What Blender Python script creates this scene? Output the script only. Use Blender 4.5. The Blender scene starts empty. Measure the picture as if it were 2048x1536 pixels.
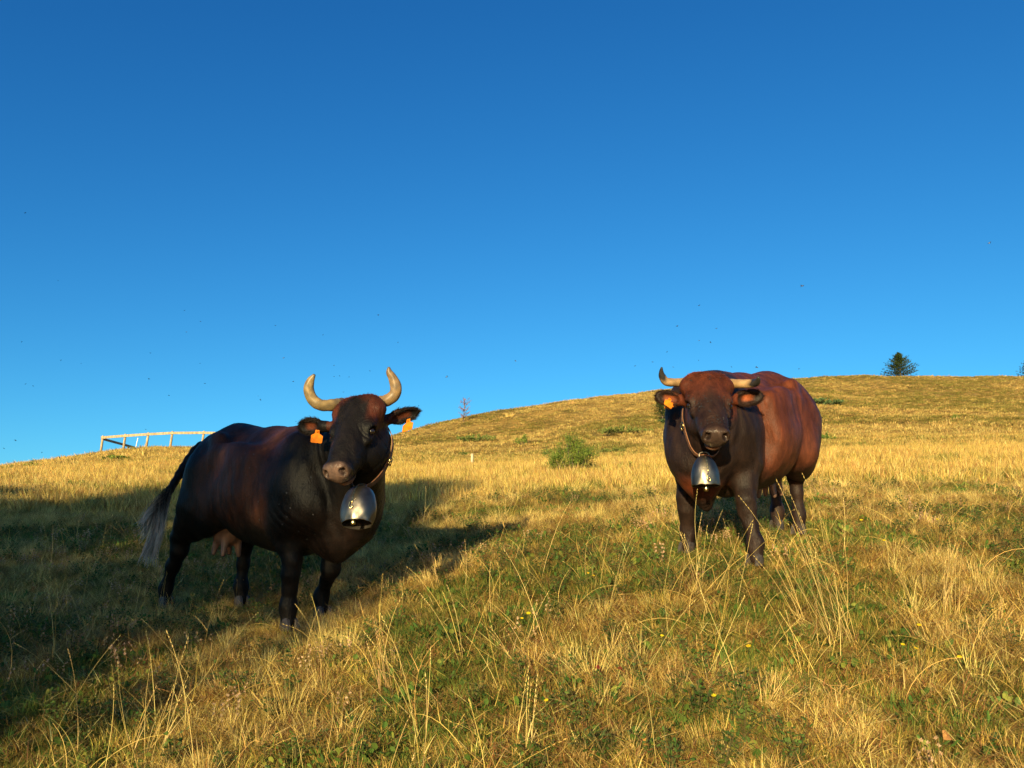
import bpy, math, random
import numpy as np
from mathutils import Vector, Matrix

SC = bpy.context.scene
COL = SC.collection
rnd = random.Random(7)
RS = np.random.RandomState(11)

# ------------------------------------------------------------------ camera
CAM_H, PITCH, F = 1.6, math.radians(12.0), 1600.0
cam_d = bpy.data.cameras.new('camera')
cam_d.sensor_width = 36.0
cam_d.lens = 36.0 * F / 2048.0
cam_d.clip_start, cam_d.clip_end = 0.05, 2000
cam = bpy.data.objects.new('camera', cam_d)
COL.objects.link(cam)
cam.location = (0, 0, CAM_H)
cam.rotation_euler = (math.pi / 2 + PITCH, 0, 0)
SC.camera = cam

# ------------------------------------------------------------------ light
SUN_AZ, SUN_EL = math.radians(15.0), math.radians(12.0)      # sun stands behind the camera, to the left
TO_SUN = Vector((-math.sin(SUN_AZ) * math.cos(SUN_EL), -math.cos(SUN_AZ) * math.cos(SUN_EL), math.sin(SUN_EL)))
w = bpy.data.worlds.new('World')
SC.world = w
w.use_nodes = True
nt = w.node_tree
nt.nodes.clear()
sky = nt.nodes.new('ShaderNodeTexSky')
sky.sky_type = 'NISHITA'
sky.sun_disc = False
sky.sun_elevation = SUN_EL
sky.sun_rotation = math.pi + SUN_AZ
sky.altitude = 1500
sky.air_density = 1.0
sky.dust_density = 2.0
sky.ozone_density = 4.0
bg = nt.nodes.new('ShaderNodeBackground')
bg.inputs['Strength'].default_value = 0.073
wo = nt.nodes.new('ShaderNodeOutputWorld')
# the deep clear mountain blue: each channel of the sky gets its own gain and slope
sep = nt.nodes.new('ShaderNodeSeparateColor'); com = nt.nodes.new('ShaderNodeCombineColor')
nt.links.new(sky.outputs[0], sep.inputs[0])
for ch, (k_, g_) in enumerate(((1.02, 1.58), (1.29, 1.19), (1.15, 0.92))):
    a_ = nt.nodes.new('ShaderNodeMath'); a_.operation = 'MULTIPLY'; a_.inputs[1].default_value = 0.15
    b_ = nt.nodes.new('ShaderNodeMath'); b_.operation = 'POWER'; b_.inputs[1].default_value = g_
    c_ = nt.nodes.new('ShaderNodeMath'); c_.operation = 'MULTIPLY'; c_.inputs[1].default_value = k_ / 0.15
    nt.links.new(sep.outputs[ch], a_.inputs[0]); nt.links.new(a_.outputs[0], b_.inputs[0])
    nt.links.new(b_.outputs[0], c_.inputs[0]); nt.links.new(c_.outputs[0], com.inputs[ch])
nt.links.new(com.outputs[0], bg.inputs['Color'])
nt.links.new(bg.outputs[0], wo.inputs['Surface'])
sd = bpy.data.lights.new('sun', 'SUN')
sd.energy = 5.0
sd.angle = math.radians(0.5)
sd.color = (1.0, 0.82, 0.44)
so = bpy.data.objects.new('sun', sd)
COL.objects.link(so)
so.rotation_euler = TO_SUN.to_track_quat('Z', 'Y').to_euler()
SC.view_settings.view_transform = 'Standard'
SC.view_settings.look = 'None'
SC.view_settings.gamma = 1.0
SC.view_settings.exposure = 1.05
SC.view_settings.use_curve_mapping = False
SC.cycles.max_bounces = 5
SC.cycles.diffuse_bounces = 3
SC.cycles.glossy_bounces = 3
SC.cycles.transparent_max_bounces = 8
SC.cycles.use_denoising = True

# ------------------------------------------------------------------ small maths
CT, ST = math.cos(PITCH), math.sin(PITCH)

def P(px, py, d):
    """the point at depth d (metres north of the camera) that is seen at a pixel of the 2048 x 1536 photograph"""
    a, b = (px - 1024) / F, (py - 768) / F
    fw, up = CT + b * ST, ST - b * CT
    return np.array([a / fw * d, d, CAM_H + up / fw * d])

_TILE = {}
def vn(x, y, scale, seed=0):
    """smooth value noise, 0..1"""
    if seed not in _TILE:
        _TILE[seed] = np.random.RandomState(1000 + seed).rand(256, 256)
    T = _TILE[seed]
    X, Y = np.asarray(x) / scale + 1000.37 + seed * 13.1, np.asarray(y) / scale + 1000.71 + seed * 7.7
    xi, yi = np.floor(X).astype(int), np.floor(Y).astype(int)
    fx, fy = X - xi, Y - yi
    fx, fy = fx * fx * (3 - 2 * fx), fy * fy * (3 - 2 * fy)
    xi, yi, xj, yj = xi % 256, yi % 256, (xi + 1) % 256, (yi + 1) % 256
    return (T[xi, yi] * (1 - fx) + T[xj, yi] * fx) * (1 - fy) + (T[xi, yj] * (1 - fx) + T[xj, yj] * fx) * fy

def fbm(x, y, scale, seed=0, octaves=3):
    s, a, t = 0, 1.0, 0
    for o in range(octaves):
        s = s + a * vn(x, y, scale / 2 ** o, seed + o)
        t += a
        a *= 0.5
    return s / t

def vn3(p, scale, seed=0):
    a = vn(p[:, 0] + 0.61 * p[:, 2], p[:, 1] - 0.37 * p[:, 2], scale, seed)
    b = vn(p[:, 2] + 0.53 * p[:, 1], p[:, 0] + 0.29 * p[:, 1], scale, seed + 1)
    return 0.5 * (a + b)

def sstep(a, b, x):
    t = np.clip((x - a) / (b - a), 0, 1)
    return t * t * (3 - 2 * t)

# ------------------------------------------------------------------ terrain
COLS = np.array([-400, 0, 300, 620, 950, 1250, 1500, 1800, 2048, 2500.])
ROWS = np.array([0, 3.5, 5.3, 6.3, 8, 13, 18, 30, 45, 70, 95, 130, 170, 260.])
ZT = np.array([
    [0, 0, 0, 0, 0, 0, 0, 0, 0, 0],
    [.64, .66, .68, .73, .83, .93, .98, .98, .97, .95],
    [1.0, 1.04, 1.05, 1.10, 1.30, 1.46, 1.53, 1.52, 1.50, 1.46],
    [1.2, 1.20, 1.18, 1.21, 1.50, 1.68, 1.75, 1.74, 1.70, 1.68],
    [1.55, 1.55, 1.52, 1.55, 1.80, 1.97, 2.03, 2.04, 2.04, 2.04],
    [2.45, 2.5, 2.48, 2.5, 2.6, 2.75, 2.81, 2.85, 2.85, 2.9],
    [3.1, 3.15, 3.2, 3.2, 3.30, 3.45, 3.6, 3.7, 3.7, 3.8],
    [4.3, 4.6, 4.9, 4.9, 4.85, 5.1, 5.4, 5.5, 5.6, 5.7],
    [5.0, 5.9, 7.3, 7.3, 6.9, 7.5, 8.1, 8.2, 8.3, 8.5],
    [3, 4.5, 8, 10.0, 11.4, 13.4, 14.4, 14.2, 14.0, 14],
    [-1, 0, 5, 12.4, 17.3, 20.3, 20.8, 20.3, 20.0, 20],
    [-6, -6, 2, 10, 17, 25.0, 28.2, 29.7, 29.9, 30],
    [-15, -15, -5, 5, 14, 23, 27, 30, 32, 33],
    [-40, -40, -30, -20, -10, 0, 5, 10, 12, 15]], float)

def pchip(x, y, xi):
    """monotone cubic interpolation of the columns of y at xi"""
    h = np.diff(x)
    d = np.diff(y, axis=0) / h[:, None]
    m = np.zeros_like(y)
    m[1:-1] = np.where(d[:-1] * d[1:] > 0, 2 * d[:-1] * d[1:] / (d[:-1] + d[1:] + 1e-12 * np.sign(d[:-1] + d[1:] + 1e-30)), 0)
    m[0], m[-1] = d[0], d[-1]
    k = np.clip(np.searchsorted(x, xi) - 1, 0, len(x) - 2)
    t = ((xi - x[k]) / h[k])[:, None]
    hh = h[k][:, None]
    return ((1 + 2 * t) * (1 - t) ** 2 * y[k] + t * (1 - t) ** 2 * hh * m[k]
            + t * t * (3 - 2 * t) * y[k + 1] + t * t * (t - 1) * hh * m[k + 1])

UG = np.linspace(-1.0, 1.0, 240)
DG = np.linspace(0, math.sqrt(260), 420) ** 2
_a = pchip(ROWS, ZT, DG)                                       # depth x column
UC = (COLS - 1024) / F / 1.02
_b = pchip(UC, _a.T.copy(), np.clip(UG, UC[0], UC[-1])).T       # depth x u

def ground(x, y):
    x, y = np.asarray(x, float), np.asarray(y, float)
    yy = np.clip(y, 0, 259.9)
    u = np.clip(x / np.maximum(y, 3.5), -0.999, 0.999)
    r = np.sqrt(yy) / math.sqrt(260) * 419
    i = np.clip(r.astype(int), 0, 418)
    # depth rows are spaced evenly in sqrt(depth)
    fr = (yy - DG[i]) / (DG[i + 1] - DG[i])
    c = (u + 1) / 2 * 239
    j = np.clip(c.astype(int), 0, 238)
    fc = c - j
    z = (_b[i, j] * (1 - fc) + _b[i, j + 1] * fc) * (1 - fr) + (_b[i + 1, j] * (1 - fc) + _b[i + 1, j + 1] * fc) * fr
    z = z + np.where(y < 0, 0.19 * y, 0)
    near = np.clip(1 - np.abs(y - 6) / 30, 0, 1)
    z = z + (fbm(x, y, 0.9, 3) - 0.5) * 0.07 * near + (fbm(x, y, 4.0, 9) - 0.5) * 0.10
    far = sstep(22, 60, y)
    z = z + far * ((fbm(x, y, 7.0, 21) - 0.5) * 0.8 + (vn(x, y, 2.2, 33) - 0.5) * 0.28)
    return z

# ------------------------------------------------------------------ object helpers
def tag(o, label=None, cat=None, group=None, kind=None):
    if label: o['label'] = label
    if cat: o['category'] = cat
    if group: o['group'] = group
    if kind: o['kind'] = kind
    return o

def empty(name, loc, label, cat, group=None):
    o = bpy.data.objects.new(name, None)
    COL.objects.link(o)
    o.location = loc
    o.empty_display_size = 0.1
    return tag(o, label, cat, group)

def mesh_obj(name, verts, faces, mat=None, parent=None, smooth=True, col=None, link=True, uv=None):
    """faces: (n,4) or (n,3) int array or list of tuples"""
    me = bpy.data.meshes.new(name)
    verts = np.asarray(verts, np.float32)
    if isinstance(faces, np.ndarray):
        n, k = faces.shape
        me.vertices.add(len(verts))
        me.vertices.foreach_set('co', verts.ravel())
        me.loops.add(n * k)
        me.loops.foreach_set('vertex_index', faces.astype(np.int32).ravel())
        me.polygons.add(n)
        me.polygons.foreach_set('loop_start', np.arange(0, n * k, k, dtype=np.int32))
        me.polygons.foreach_set('loop_total', np.full(n, k, np.int32))
        me.update(calc_edges=True)
        me.validate()
    else:
        me.from_pydata([tuple(v) for v in verts], [], [tuple(f) for f in faces])
        me.update()
    me.polygons.foreach_set('use_smooth', np.full(len(me.polygons), smooth))
    if col is not None:
        a = me.color_attributes.new('col', 'FLOAT_COLOR', 'POINT')
        c = np.ones((len(verts), 4), np.float32)
        c[:, :np.asarray(col).shape[1]] = col
        a.data.foreach_set('color', c.ravel())
    if mat: me.materials.append(mat)
    o = bpy.data.objects.new(name, me)
    if link: COL.objects.link(o)
    if parent is not None: o.parent = parent
    return o

def frames(pts):
    pts = np.asarray(pts, float)
    t = np.gradient(pts, axis=0)
    t /= np.linalg.norm(t, axis=1)[:, None] + 1e-12
    n = np.cross(t[0], [0.13, 0.27, 0.95])
    if np.linalg.norm(n) < 1e-3: n = np.cross(t[0], [1, 0, 0])
    n /= np.linalg.norm(n)
    N, B = [], []
    for k in range(len(pts)):
        n = n - t[k] * np.dot(n, t[k])
        n /= np.linalg.norm(n)
        N.append(n)
        B.append(np.cross(t[k], n))
    return t, np.array(N), np.array(B)

def tube(pts, radii, seg=10, cap=True):
    pts = np.asarray(pts, float)
    t, N, B = frames(pts)
    V, Fs = [], []
    for k in range(len(pts)):
        for s in range(seg):
            a = 2 * math.pi * s / seg
            V.append(pts[k] + radii[k] * (math.cos(a) * N[k] + math.sin(a) * B[k]))
    for k in range(len(pts) - 1):
        for s in range(seg):
            s2 = (s + 1) % seg
            Fs.append((k * seg + s, k * seg + s2, (k + 1) * seg + s2, (k + 1) * seg + s))
    if cap:
        Fs.append(tuple(range(seg))[::-1])
        Fs.append(tuple((len(pts) - 1) * seg + s for s in range(seg)))
    return V, Fs

def spline(ctrl, n):
    """Catmull-Rom through control rows (any width)"""
    c = np.asarray(ctrl, float)
    c = np.vstack([2 * c[0] - c[1], c, 2 * c[-1] - c[-2]])
    out = []
    m = len(c) - 3
    for q in np.linspace(0, m - 1e-6, n):
        i = int(q); t = q - i
        p0, p1, p2, p3 = c[i], c[i + 1], c[i + 2], c[i + 3]
        out.append(0.5 * (2 * p1 + (p2 - p0) * t + (2 * p0 - 5 * p1 + 4 * p2 - p3) * t * t + (3 * p1 - p0 - 3 * p2 + p3) * t ** 3))
    return np.array(out)

class MB:
    def __init__(s): s.v, s.f, s.c = [], [], []
    def add(s, V, Fs, col=None):
        n = len(s.v)
        s.v += [tuple(v) for v in V]
        s.f += [tuple(i + n for i in f) for f in Fs]
        if col is not None: s.c += [tuple(col)] * len(V)
    def obj(s, name, mat, parent=None, smooth=True, link=True, off=(0, 0, 0)):
        return mesh_obj(name, np.asarray(s.v) - np.asarray(off), s.f, mat, parent, smooth, np.array(s.c) if s.c else None, link)

# ------------------------------------------------------------------ materials
def new_mat(name):
    m = bpy.data.materials.new(name)
    m.use_nodes = True
    n = m.node_tree
    n.nodes.clear()
    out = n.nodes.new('ShaderNodeOutputMaterial')
    return m, n, out

def node(n, typ, **kw):
    x = n.nodes.new(typ)
    for k, v in kw.items():
        if k.startswith('i_'): x.inputs[k[2:].replace('_', ' ')].default_value = v
        else: setattr(x, k, v)
    return x

def ramp(n, stops, interp='LINEAR'):
    r = n.nodes.new('ShaderNodeValToRGB')
    r.color_ramp.interpolation = interp
    e = r.color_ramp.elements
    while len(e) < len(stops): e.new(0.5)
    for k, (p, c) in enumerate(stops):
        e[k].position = p
        e[k].color = (*c, 1) if len(c) == 3 else c
    return r

def simple_mat(name, col, rough=0.6, metal=0.0, noise=0.25, nscale=30, bump=0.0, spec=0.5, stretch=None):
    m, n, out = new_mat(name)
    p = node(n, 'ShaderNodeBsdfPrincipled')
    p.inputs['Roughness'].default_value = rough
    p.inputs['Metallic'].default_value = metal
    p.inputs['Specular IOR Level'].default_value = spec
    tc = node(n, 'ShaderNodeTexCoord')
    mp = node(n, 'ShaderNodeMapping')
    if stretch: mp.inputs['Scale'].default_value = stretch
    nz = node(n, 'ShaderNodeTexNoise')
    nz.inputs['Scale'].default_value = nscale
    nz.inputs['Detail'].default_value = 5
    n.links.new(tc.outputs['Object'], mp.inputs[0])
    n.links.new(mp.outputs[0], nz.inputs['Vector'])
    lo = tuple(c * (1 - noise) for c in col); hi = tuple(min(1, c * (1 + noise)) for c in col)
    r = ramp(n, [(0.3, lo), (0.7, hi)])
    n.links.new(nz.outputs['Fac'], r.inputs[0])
    n.links.new(r.outputs[0], p.inputs['Base Color'])
    if bump:
        b = node(n, 'ShaderNodeBump')
        b.inputs['Strength'].default_value = bump
        b.inputs['Distance'].default_value = 0.01
        n.links.new(nz.outputs['Fac'], b.inputs['Height'])
        n.links.new(b.outputs[0], p.inputs['Normal'])
    n.links.new(p.outputs[0], out.inputs[0])
    return m

def plant_mat(name, transl=0.3, patch=True, rough=0.6, spec=0.07):
    """leaf and straw: colour from the mesh, varied per plant and in patches over the meadow"""
    m, n, out = new_mat(name)
    at = node(n, 'ShaderNodeAttribute', attribute_name='col')
    oi = node(n, 'ShaderNodeObjectInfo')
    ge = node(n, 'ShaderNodeNewGeometry')
    nz = node(n, 'ShaderNodeTexNoise'); nz.inputs['Scale'].default_value = 1.1; nz.inputs['Detail'].default_value = 4
    n.links.new(ge.outputs['Position'], nz.inputs['Vector'])
    h = node(n, 'ShaderNodeHueSaturation')
    mr = node(n, 'ShaderNodeMapRange'); mr.inputs['To Min'].default_value = 0.485; mr.inputs['To Max'].default_value = 0.512
    n.links.new(oi.outputs['Random'], mr.inputs['Value'])
    n.links.new(mr.outputs[0], h.inputs['Hue'])
    mv = node(n, 'ShaderNodeMapRange'); mv.inputs['From Min'].default_value = 0.3; mv.inputs['From Max'].default_value = 0.7
    mv.inputs['To Min'].default_value = 0.72; mv.inputs['To Max'].default_value = 1.22
    n.links.new(nz.outputs['Fac'], mv.inputs['Value'])
    if patch: n.links.new(mv.outputs[0], h.inputs['Value'])
    n.links.new(at.outputs['Color'], h.inputs['Color'])
    p = node(n, 'ShaderNodeBsdfPrincipled')
    p.inputs['Roughness'].default_value = rough
    p.inputs['Specular IOR Level'].default_value = spec
    tr = node(n, 'ShaderNodeBsdfTranslucent')
    mx = node(n, 'ShaderNodeMixShader'); mx.inputs[0].default_value = transl
    n.links.new(h.outputs[0], p.inputs['Base Color'])
    n.links.new(h.outputs[0], tr.inputs['Color'])
    n.links.new(p.outputs[0], mx.inputs[1]); n.links.new(tr.outputs[0], mx.inputs[2])
    n.links.new(mx.outputs[0], out.inputs[0])
    return m

def ground_mat():
    m, n, out = new_mat('meadow_soil')
    ge = node(n, 'ShaderNodeNewGeometry')
    def nz(scale, detail, rough=0.6, vec=None):
        x = node(n, 'ShaderNodeTexNoise'); x.inputs['Scale'].default_value = scale
        x.inputs['Detail'].default_value = detail; x.inputs['Roughness'].default_value = rough
        n.links.new(vec or ge.outputs['Position'], x.inputs['Vector'])
        return x
    n1 = nz(0.35, 6, 0.62); n2 = nz(6.0, 6, 0.7); n3 = nz(45, 4, 0.7)
    straw = ramp(n, [(0.30, (.16, .13, .04)), (0.44, (.27, .19, .06)), (0.55, (.38, .26, .085)), (0.72, (.46, .32, .11))])
    n.links.new(n1.outputs['Fac'], straw.inputs[0])
    fine = ramp(n, [(0.32, (.5, .47, .38)), (0.5, (.9, .88, .8)), (0.68, (1.15, 1.1, 1.0))])
    n.links.new(n2.outputs['Fac'], fine.inputs[0])
    fine2 = ramp(n, [(0.35, (.6, .57, .5)), (0.65, (1.15, 1.1, 1.0))])
    n.links.new(n3.outputs['Fac'], fine2.inputs[0])
    m1 = node(n, 'ShaderNodeMix', data_type='RGBA', blend_type='MULTIPLY'); m1.inputs[0].default_value = 1
    n.links.new(straw.outputs[0], m1.inputs[6]); n.links.new(fine.outputs[0], m1.inputs[7])
    m2 = node(n, 'ShaderNodeMix', data_type='RGBA', blend_type='MULTIPLY'); m2.inputs[0].default_value = 1
    n.links.new(m1.outputs[2], m2.inputs[6]); n.links.new(fine2.outputs[0], m2.inputs[7])
    p = node(n, 'ShaderNodeBsdfPrincipled'); p.inputs['Roughness'].default_value = 0.95
    p.inputs['Specular IOR Level'].default_value = 0.1
    n.links.new(m2.outputs[2], p.inputs['Base Color'])
    b = node(n, 'ShaderNodeBump'); b.inputs['Strength'].default_value = 0.9; b.inputs['Distance'].default_value = 0.06
    ad = node(n, 'ShaderNodeMath', operation='ADD')
    n.links.new(n2.outputs['Fac'], ad.inputs[0]); n.links.new(n3.outputs['Fac'], ad.inputs[1])
    n.links.new(ad.outputs[0], b.inputs['Height'])
    n.links.new(b.outputs[0], p.inputs['Normal'])
    n.links.new(p.outputs[0], out.inputs[0])
    return m

def coat_mat(name, hair=False):
    m, n, out = new_mat(name)
    at = node(n, 'ShaderNodeAttribute', attribute_name='col')
    p = node(n, 'ShaderNodeBsdfPrincipled')
    p.inputs['Roughness'].default_value = 0.5
    p.inputs['Specular IOR Level'].default_value = 0.12 if not hair else 0.03
    if not hair:                      # a moist nose is smoother than fur
        rg = node(n, 'ShaderNodeMapRange'); rg.inputs['To Min'].default_value = 0.16; rg.inputs['To Max'].default_value = 0.48
        n.links.new(at.outputs['Alpha'], rg.inputs['Value']); n.links.new(rg.outputs[0], p.inputs['Roughness'])
    tc = node(n, 'ShaderNodeTexCoord')
    mp = node(n, 'ShaderNodeMapping'); mp.inputs['Scale'].default_value = (1, 1, 0.35)
    n.links.new(tc.outputs['Object'], mp.inputs[0])
    nz = node(n, 'ShaderNodeTexNoise'); nz.inputs['Scale'].default_value = 14; nz.inputs['Detail'].default_value = 6; nz.inputs['Roughness'].default_value = 0.65
    n.links.new(mp.outputs[0], nz.inputs['Vector'])
    nf = node(n, 'ShaderNodeTexNoise'); nf.inputs['Scale'].default_value = 190; nf.inputs['Detail'].default_value = 3
    n.links.new(mp.outputs[0], nf.inputs['Vector'])
    r = ramp(n, [(0.28, (.48, .46, .46)), (0.5, (.95, .95, .95)), (0.74, (1.75, 1.62, 1.5))])
    n.links.new(nz.outputs['Fac'], r.inputs[0])
    mx = node(n, 'ShaderNodeMix', data_type='RGBA', blend_type='MULTIPLY'); mx.inputs[0].default_value = 1
    n.links.new(at.outputs['Color'], mx.inputs[6]); n.links.new(r.outputs[0], mx.inputs[7])
    n.links.new(mx.outputs[2], p.inputs['Base Color'])
    p.inputs['Sheen Weight'].default_value = 0.0
    p.inputs['Sheen Roughness'].default_value = 0.4
    if not hair:
        b = node(n, 'ShaderNodeBump'); b.inputs['Strength'].default_value = 0.6; b.inputs['Distance'].default_value = 0.005
        n.links.new(nf.outputs['Fac'], b.inputs['Height'])
        b2 = node(n, 'ShaderNodeBump'); b2.inputs['Strength'].default_value = 0.5; b2.inputs['Distance'].default_value = 0.02
        n.links.new(nz.outputs['Fac'], b2.inputs['Height'])
        n.links.new(b2.outputs[0], b.inputs['Normal'])
        n.links.new(b.outputs[0], p.inputs['Normal'])
    n.links.new(p.outputs[0], out.inputs[0])
    return m

M_GROUND = ground_mat()
M_GRASS = plant_mat('dry_grass', 0.25)
M_LEAF = plant_mat('green_leaf', 0.3, rough=0.5)
M_NEEDLE = plant_mat('needles', 0.15, rough=0.6)
M_COAT = coat_mat('cow_coat')
M_HAIR = coat_mat('cow_hair', True)
M_HORN = plant_mat('horn', 0.0, patch=False, rough=0.42, spec=0.3)
M_EYE = simple_mat('eye', (.012, .008, .006), 0.08, noise=0.1, spec=0.7)
M_WOOD = simple_mat('weathered_wood', (.34, .25, .14), 0.85, noise=0.4, nscale=18, bump=0.5, stretch=(1, 1, .2))
M_BARK = simple_mat('bark', (.11, .08, .055), 0.9, noise=0.5, nscale=14, bump=0.8, stretch=(1, 1, .25))
M_METAL = simple_mat('worn_bell_metal', (.19, .16, .125), 0.40, metal=1.0, noise=0.35, nscale=13, bump=0.25)
M_METAL_IN = simple_mat('bell_inside', (.035, .028, .022), 0.7, metal=0.6, noise=0.4, nscale=20)
M_BRASS = simple_mat('brass', (.62, .46, .20), 0.28, metal=1.0, noise=0.3, nscale=60, bump=0.1)
M_LEATHER = simple_mat('strap_leather', (.15, .06, .022), 0.75, noise=0.45, nscale=35, bump=0.4)
M_TAG = simple_mat('tag_plastic', (.50, .130, .006), 0.7, noise=0.3, nscale=40, bump=0.1, spec=0.1)
M_INK = simple_mat('tag_ink', (.10, .04, .015), 0.6, noise=0.2)
M_FLY = simple_mat('fly_body', (.012, .012, .014), 0.4, noise=0.3)
M_HOOF = simple_mat('hoof_horn', (.045, .035, .028), 0.5, noise=0.4, nscale=40, bump=0.3)
M_UDDER = simple_mat('udder_skin', (.115, .060, .040), 0.55, noise=0.3, nscale=25, bump=0.3)
M_STAKE = simple_mat('bleached_wood', (.42, .34, .23), 0.85, noise=0.2, nscale=20)
M_WHITE = simple_mat('white_paint', (.75, .73, .68), 0.5, noise=0.12)
M_STONE = simple_mat('pale_stone', (.42, .38, .32), 0.9, noise=0.35, nscale=5, bump=0.6)
# ------------------------------------------------------------------ implicit surfaces -> mesh
class Body:
    """smooth union of ellipsoids and tapered capsules, polygonised with surface nets"""
    def __init__(s): s.p = []
    def ell(s, M, c, r, k=0.06, R=None, op='u', grp=0):
        """M: 4x4 local->world, c centre, r radii, R optional 3x3 orientation in the local frame"""
        A = np.asarray(M)[:3, :3]
        B = A @ (np.eye(3) if R is None else np.asarray(R))
        cw = A @ np.asarray(c, float) + np.asarray(M)[:3, 3]
        s.p.append(dict(t='e', c=cw, r=np.asarray(r, float), B=B, k=k, op=op, bc=cw, br=max(r)))
    def cone(s, a, b, ra, rb, k=0.06, op='u', M=None):
        a, b = np.asarray(a, float), np.asarray(b, float)
        if M is not None:
            M = np.asarray(M)
            a, b = M[:3, :3] @ a + M[:3, 3], M[:3, :3] @ b + M[:3, 3]
        s.p.append(dict(t='c', a=a, b=b, ra=ra, rb=rb, k=k, op=op, bc=(a + b) / 2, br=np.linalg.norm(b - a) / 2 + max(ra, rb)))
    def chain(s, pts, radii, k=0.06, M=None):
        for i in range(len(pts) - 1): s.cone(pts[i], pts[i + 1], radii[i], radii[i + 1], k, M=M)
    @staticmethod
    def prim(q, X):
        if q['t'] == 'e':
            L = (X - q['c']) @ q['B']
            k0 = np.sqrt(((L / q['r']) ** 2).sum(-1))
            k1 = np.sqrt(((L / q['r'] ** 2) ** 2).sum(-1))
            return k0 * (k0 - 1) / np.maximum(k1, 1e-9)
        ba = q['b'] - q['a']
        pa = X - q['a']
        h = np.clip((pa @ ba) / (ba @ ba), 0, 1)
        d = np.sqrt(((pa - h[..., None] * ba) ** 2).sum(-1))
        return d - (q['ra'] + h * (q['rb'] - q['ra']))
    @staticmethod
    def comb(d, v, q):
        k = q['k']
        if q['op'] == 'u':
            h = np.maximum(k - np.abs(d - v), 0) / k
            return np.minimum(d, v) - h * h * k * 0.25
        h = np.maximum(k - np.abs(d + v), 0) / k
        return np.maximum(d, -v) + h * h * k * 0.25
    def sdf(s, X):
        d = np.full(X.shape[:-1], 10.0)
        for q in s.p: d = s.comb(d, s.prim(q, X), q)
        return d
    def mesh(s, h=0.0065):
        lo = np.min([q['bc'] - q['br'] for q in s.p if q['op'] == 'u'], axis=0) - 0.05
        hi = np.max([q['bc'] + q['br'] for q in s.p if q['op'] == 'u'], axis=0) + 0.05
        NB = 8
        bs = h * NB
        nb = np.ceil((hi - lo) / bs).astype(int)
        I = np.stack(np.meshgrid(*[np.arange(n) for n in nb], indexing='ij'), -1).reshape(-1, 3)
        C = lo + (I + 0.5) * bs
        half = bs * math.sqrt(3) / 2
        d = np.full(len(C), 10.0)
        near = []
        for q in s.p:
            v = s.prim(q, C)
            near.append(v)
            d = s.comb(d, v, q)
        act = np.abs(d) < half + 0.065
        I, C = I[act], C[act]
        near = [v[act] for v in near]
        g = np.arange(NB + 1) * h
        G = np.stack(np.meshgrid(g, g, g, indexing='ij'), -1).reshape(-1, 3)
        X = (lo + I * bs)[:, None, :] + G[None]
        D = np.full(X.shape[:2], 10.0, np.float32)
        for q, v in zip(s.p, near):
            m = (v < half + 0.26 + q['k'])
            if q['t'] == 'e': m |= (np.linalg.norm(C - q['c'], axis=1) < q['br'] + half + q['k'])
            if not m.any(): continue
            D[m] = s.comb(D[m], s.prim(q, X[m]), q)
        n1 = NB + 1
        D = D.reshape(-1, n1, n1, n1)
        ins = D < 0
        # cells
        cs = [(a, b, c) for a in (0, 1) for b in (0, 1) for c in (0, 1)]
        cnt = sum(ins[:, a:a + NB, b:b + NB, c:c + NB].astype(np.int8) for a, b, c in cs)
        bi, ci, cj, ck = np.nonzero((cnt > 0) & (cnt < 8))
        base = np.stack([ci, cj, ck], -1)
        corner = {o: D[bi, ci + o[0], cj + o[1], ck + o[2]] for o in cs}
        acc = np.zeros((len(bi), 3)); num = np.zeros(len(bi))
        for o in cs:
            for ax in range(3):
                if o[ax]: continue
                o2 = list(o); o2[ax] = 1; o2 = tuple(o2)
                a, b = corner[o], corner[o2]
                x = (a < 0) != (b < 0)
                t = np.where(x, a / np.where(x, a - b, 1), 0)
                pt = np.tile(np.array(o, float), (len(bi), 1)); pt[:, ax] = t
                acc += pt * x[:, None]; num += x
        gi = I[bi] * NB + base
        V = lo + (gi + acc / num[:, None]) * h
        dim = nb * NB + 2
        def key(a): return (a[:, 0] * dim[1] + a[:, 1]) * dim[2] + a[:, 2]
        K = key(gi)
        order = np.argsort(K); Ks = K[order]
        quads = []
        for ax in range(3):
            o2 = [0, 0, 0]; o2[ax] = 1
            A = ins[:, :NB, :NB, :NB]
            Bq = ins[:, o2[0]:o2[0] + NB, o2[1]:o2[1] + NB, o2[2]:o2[2] + NB]
            bi, ci, cj, ck = np.nonzero(A != Bq)
            gi2 = I[bi] * NB + np.stack([ci, cj, ck], -1)
            flip = A[bi, ci, cj, ck]
            u, v = (ax + 1) % 3, (ax + 2) % 3
            ids = []
            ok = np.ones(len(gi2), bool)
            for du, dv in ((0, 0), (1, 0), (1, 1), (0, 1)):
                g2 = gi2.copy(); g2[:, u] -= du; g2[:, v] -= dv
                kk = key(g2)
                pos = np.clip(np.searchsorted(Ks, kk), 0, len(Ks) - 1)
                ok &= Ks[pos] == kk
                ids.append(order[pos])
            Q = np.stack(ids, -1)
            Q[~flip] = Q[~flip][:, ::-1]
            quads.append(Q[ok])
        Q = np.concatenate(quads)
        # drop stray inner shells: keep the largest connected piece
        lab = np.arange(len(V))
        while True:
            m = lab[Q].min(1)
            new = lab.copy()
            for c in range(4): np.minimum.at(new, Q[:, c], m)
            new = new[new]
            if (new == lab).all(): break
            lab = new
        big = np.bincount(lab).argmax()
        keep = lab == big
        re = np.cumsum(keep) - 1
        Q = re[Q[keep[Q[:, 0]]]]
        V = V[keep]
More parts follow.
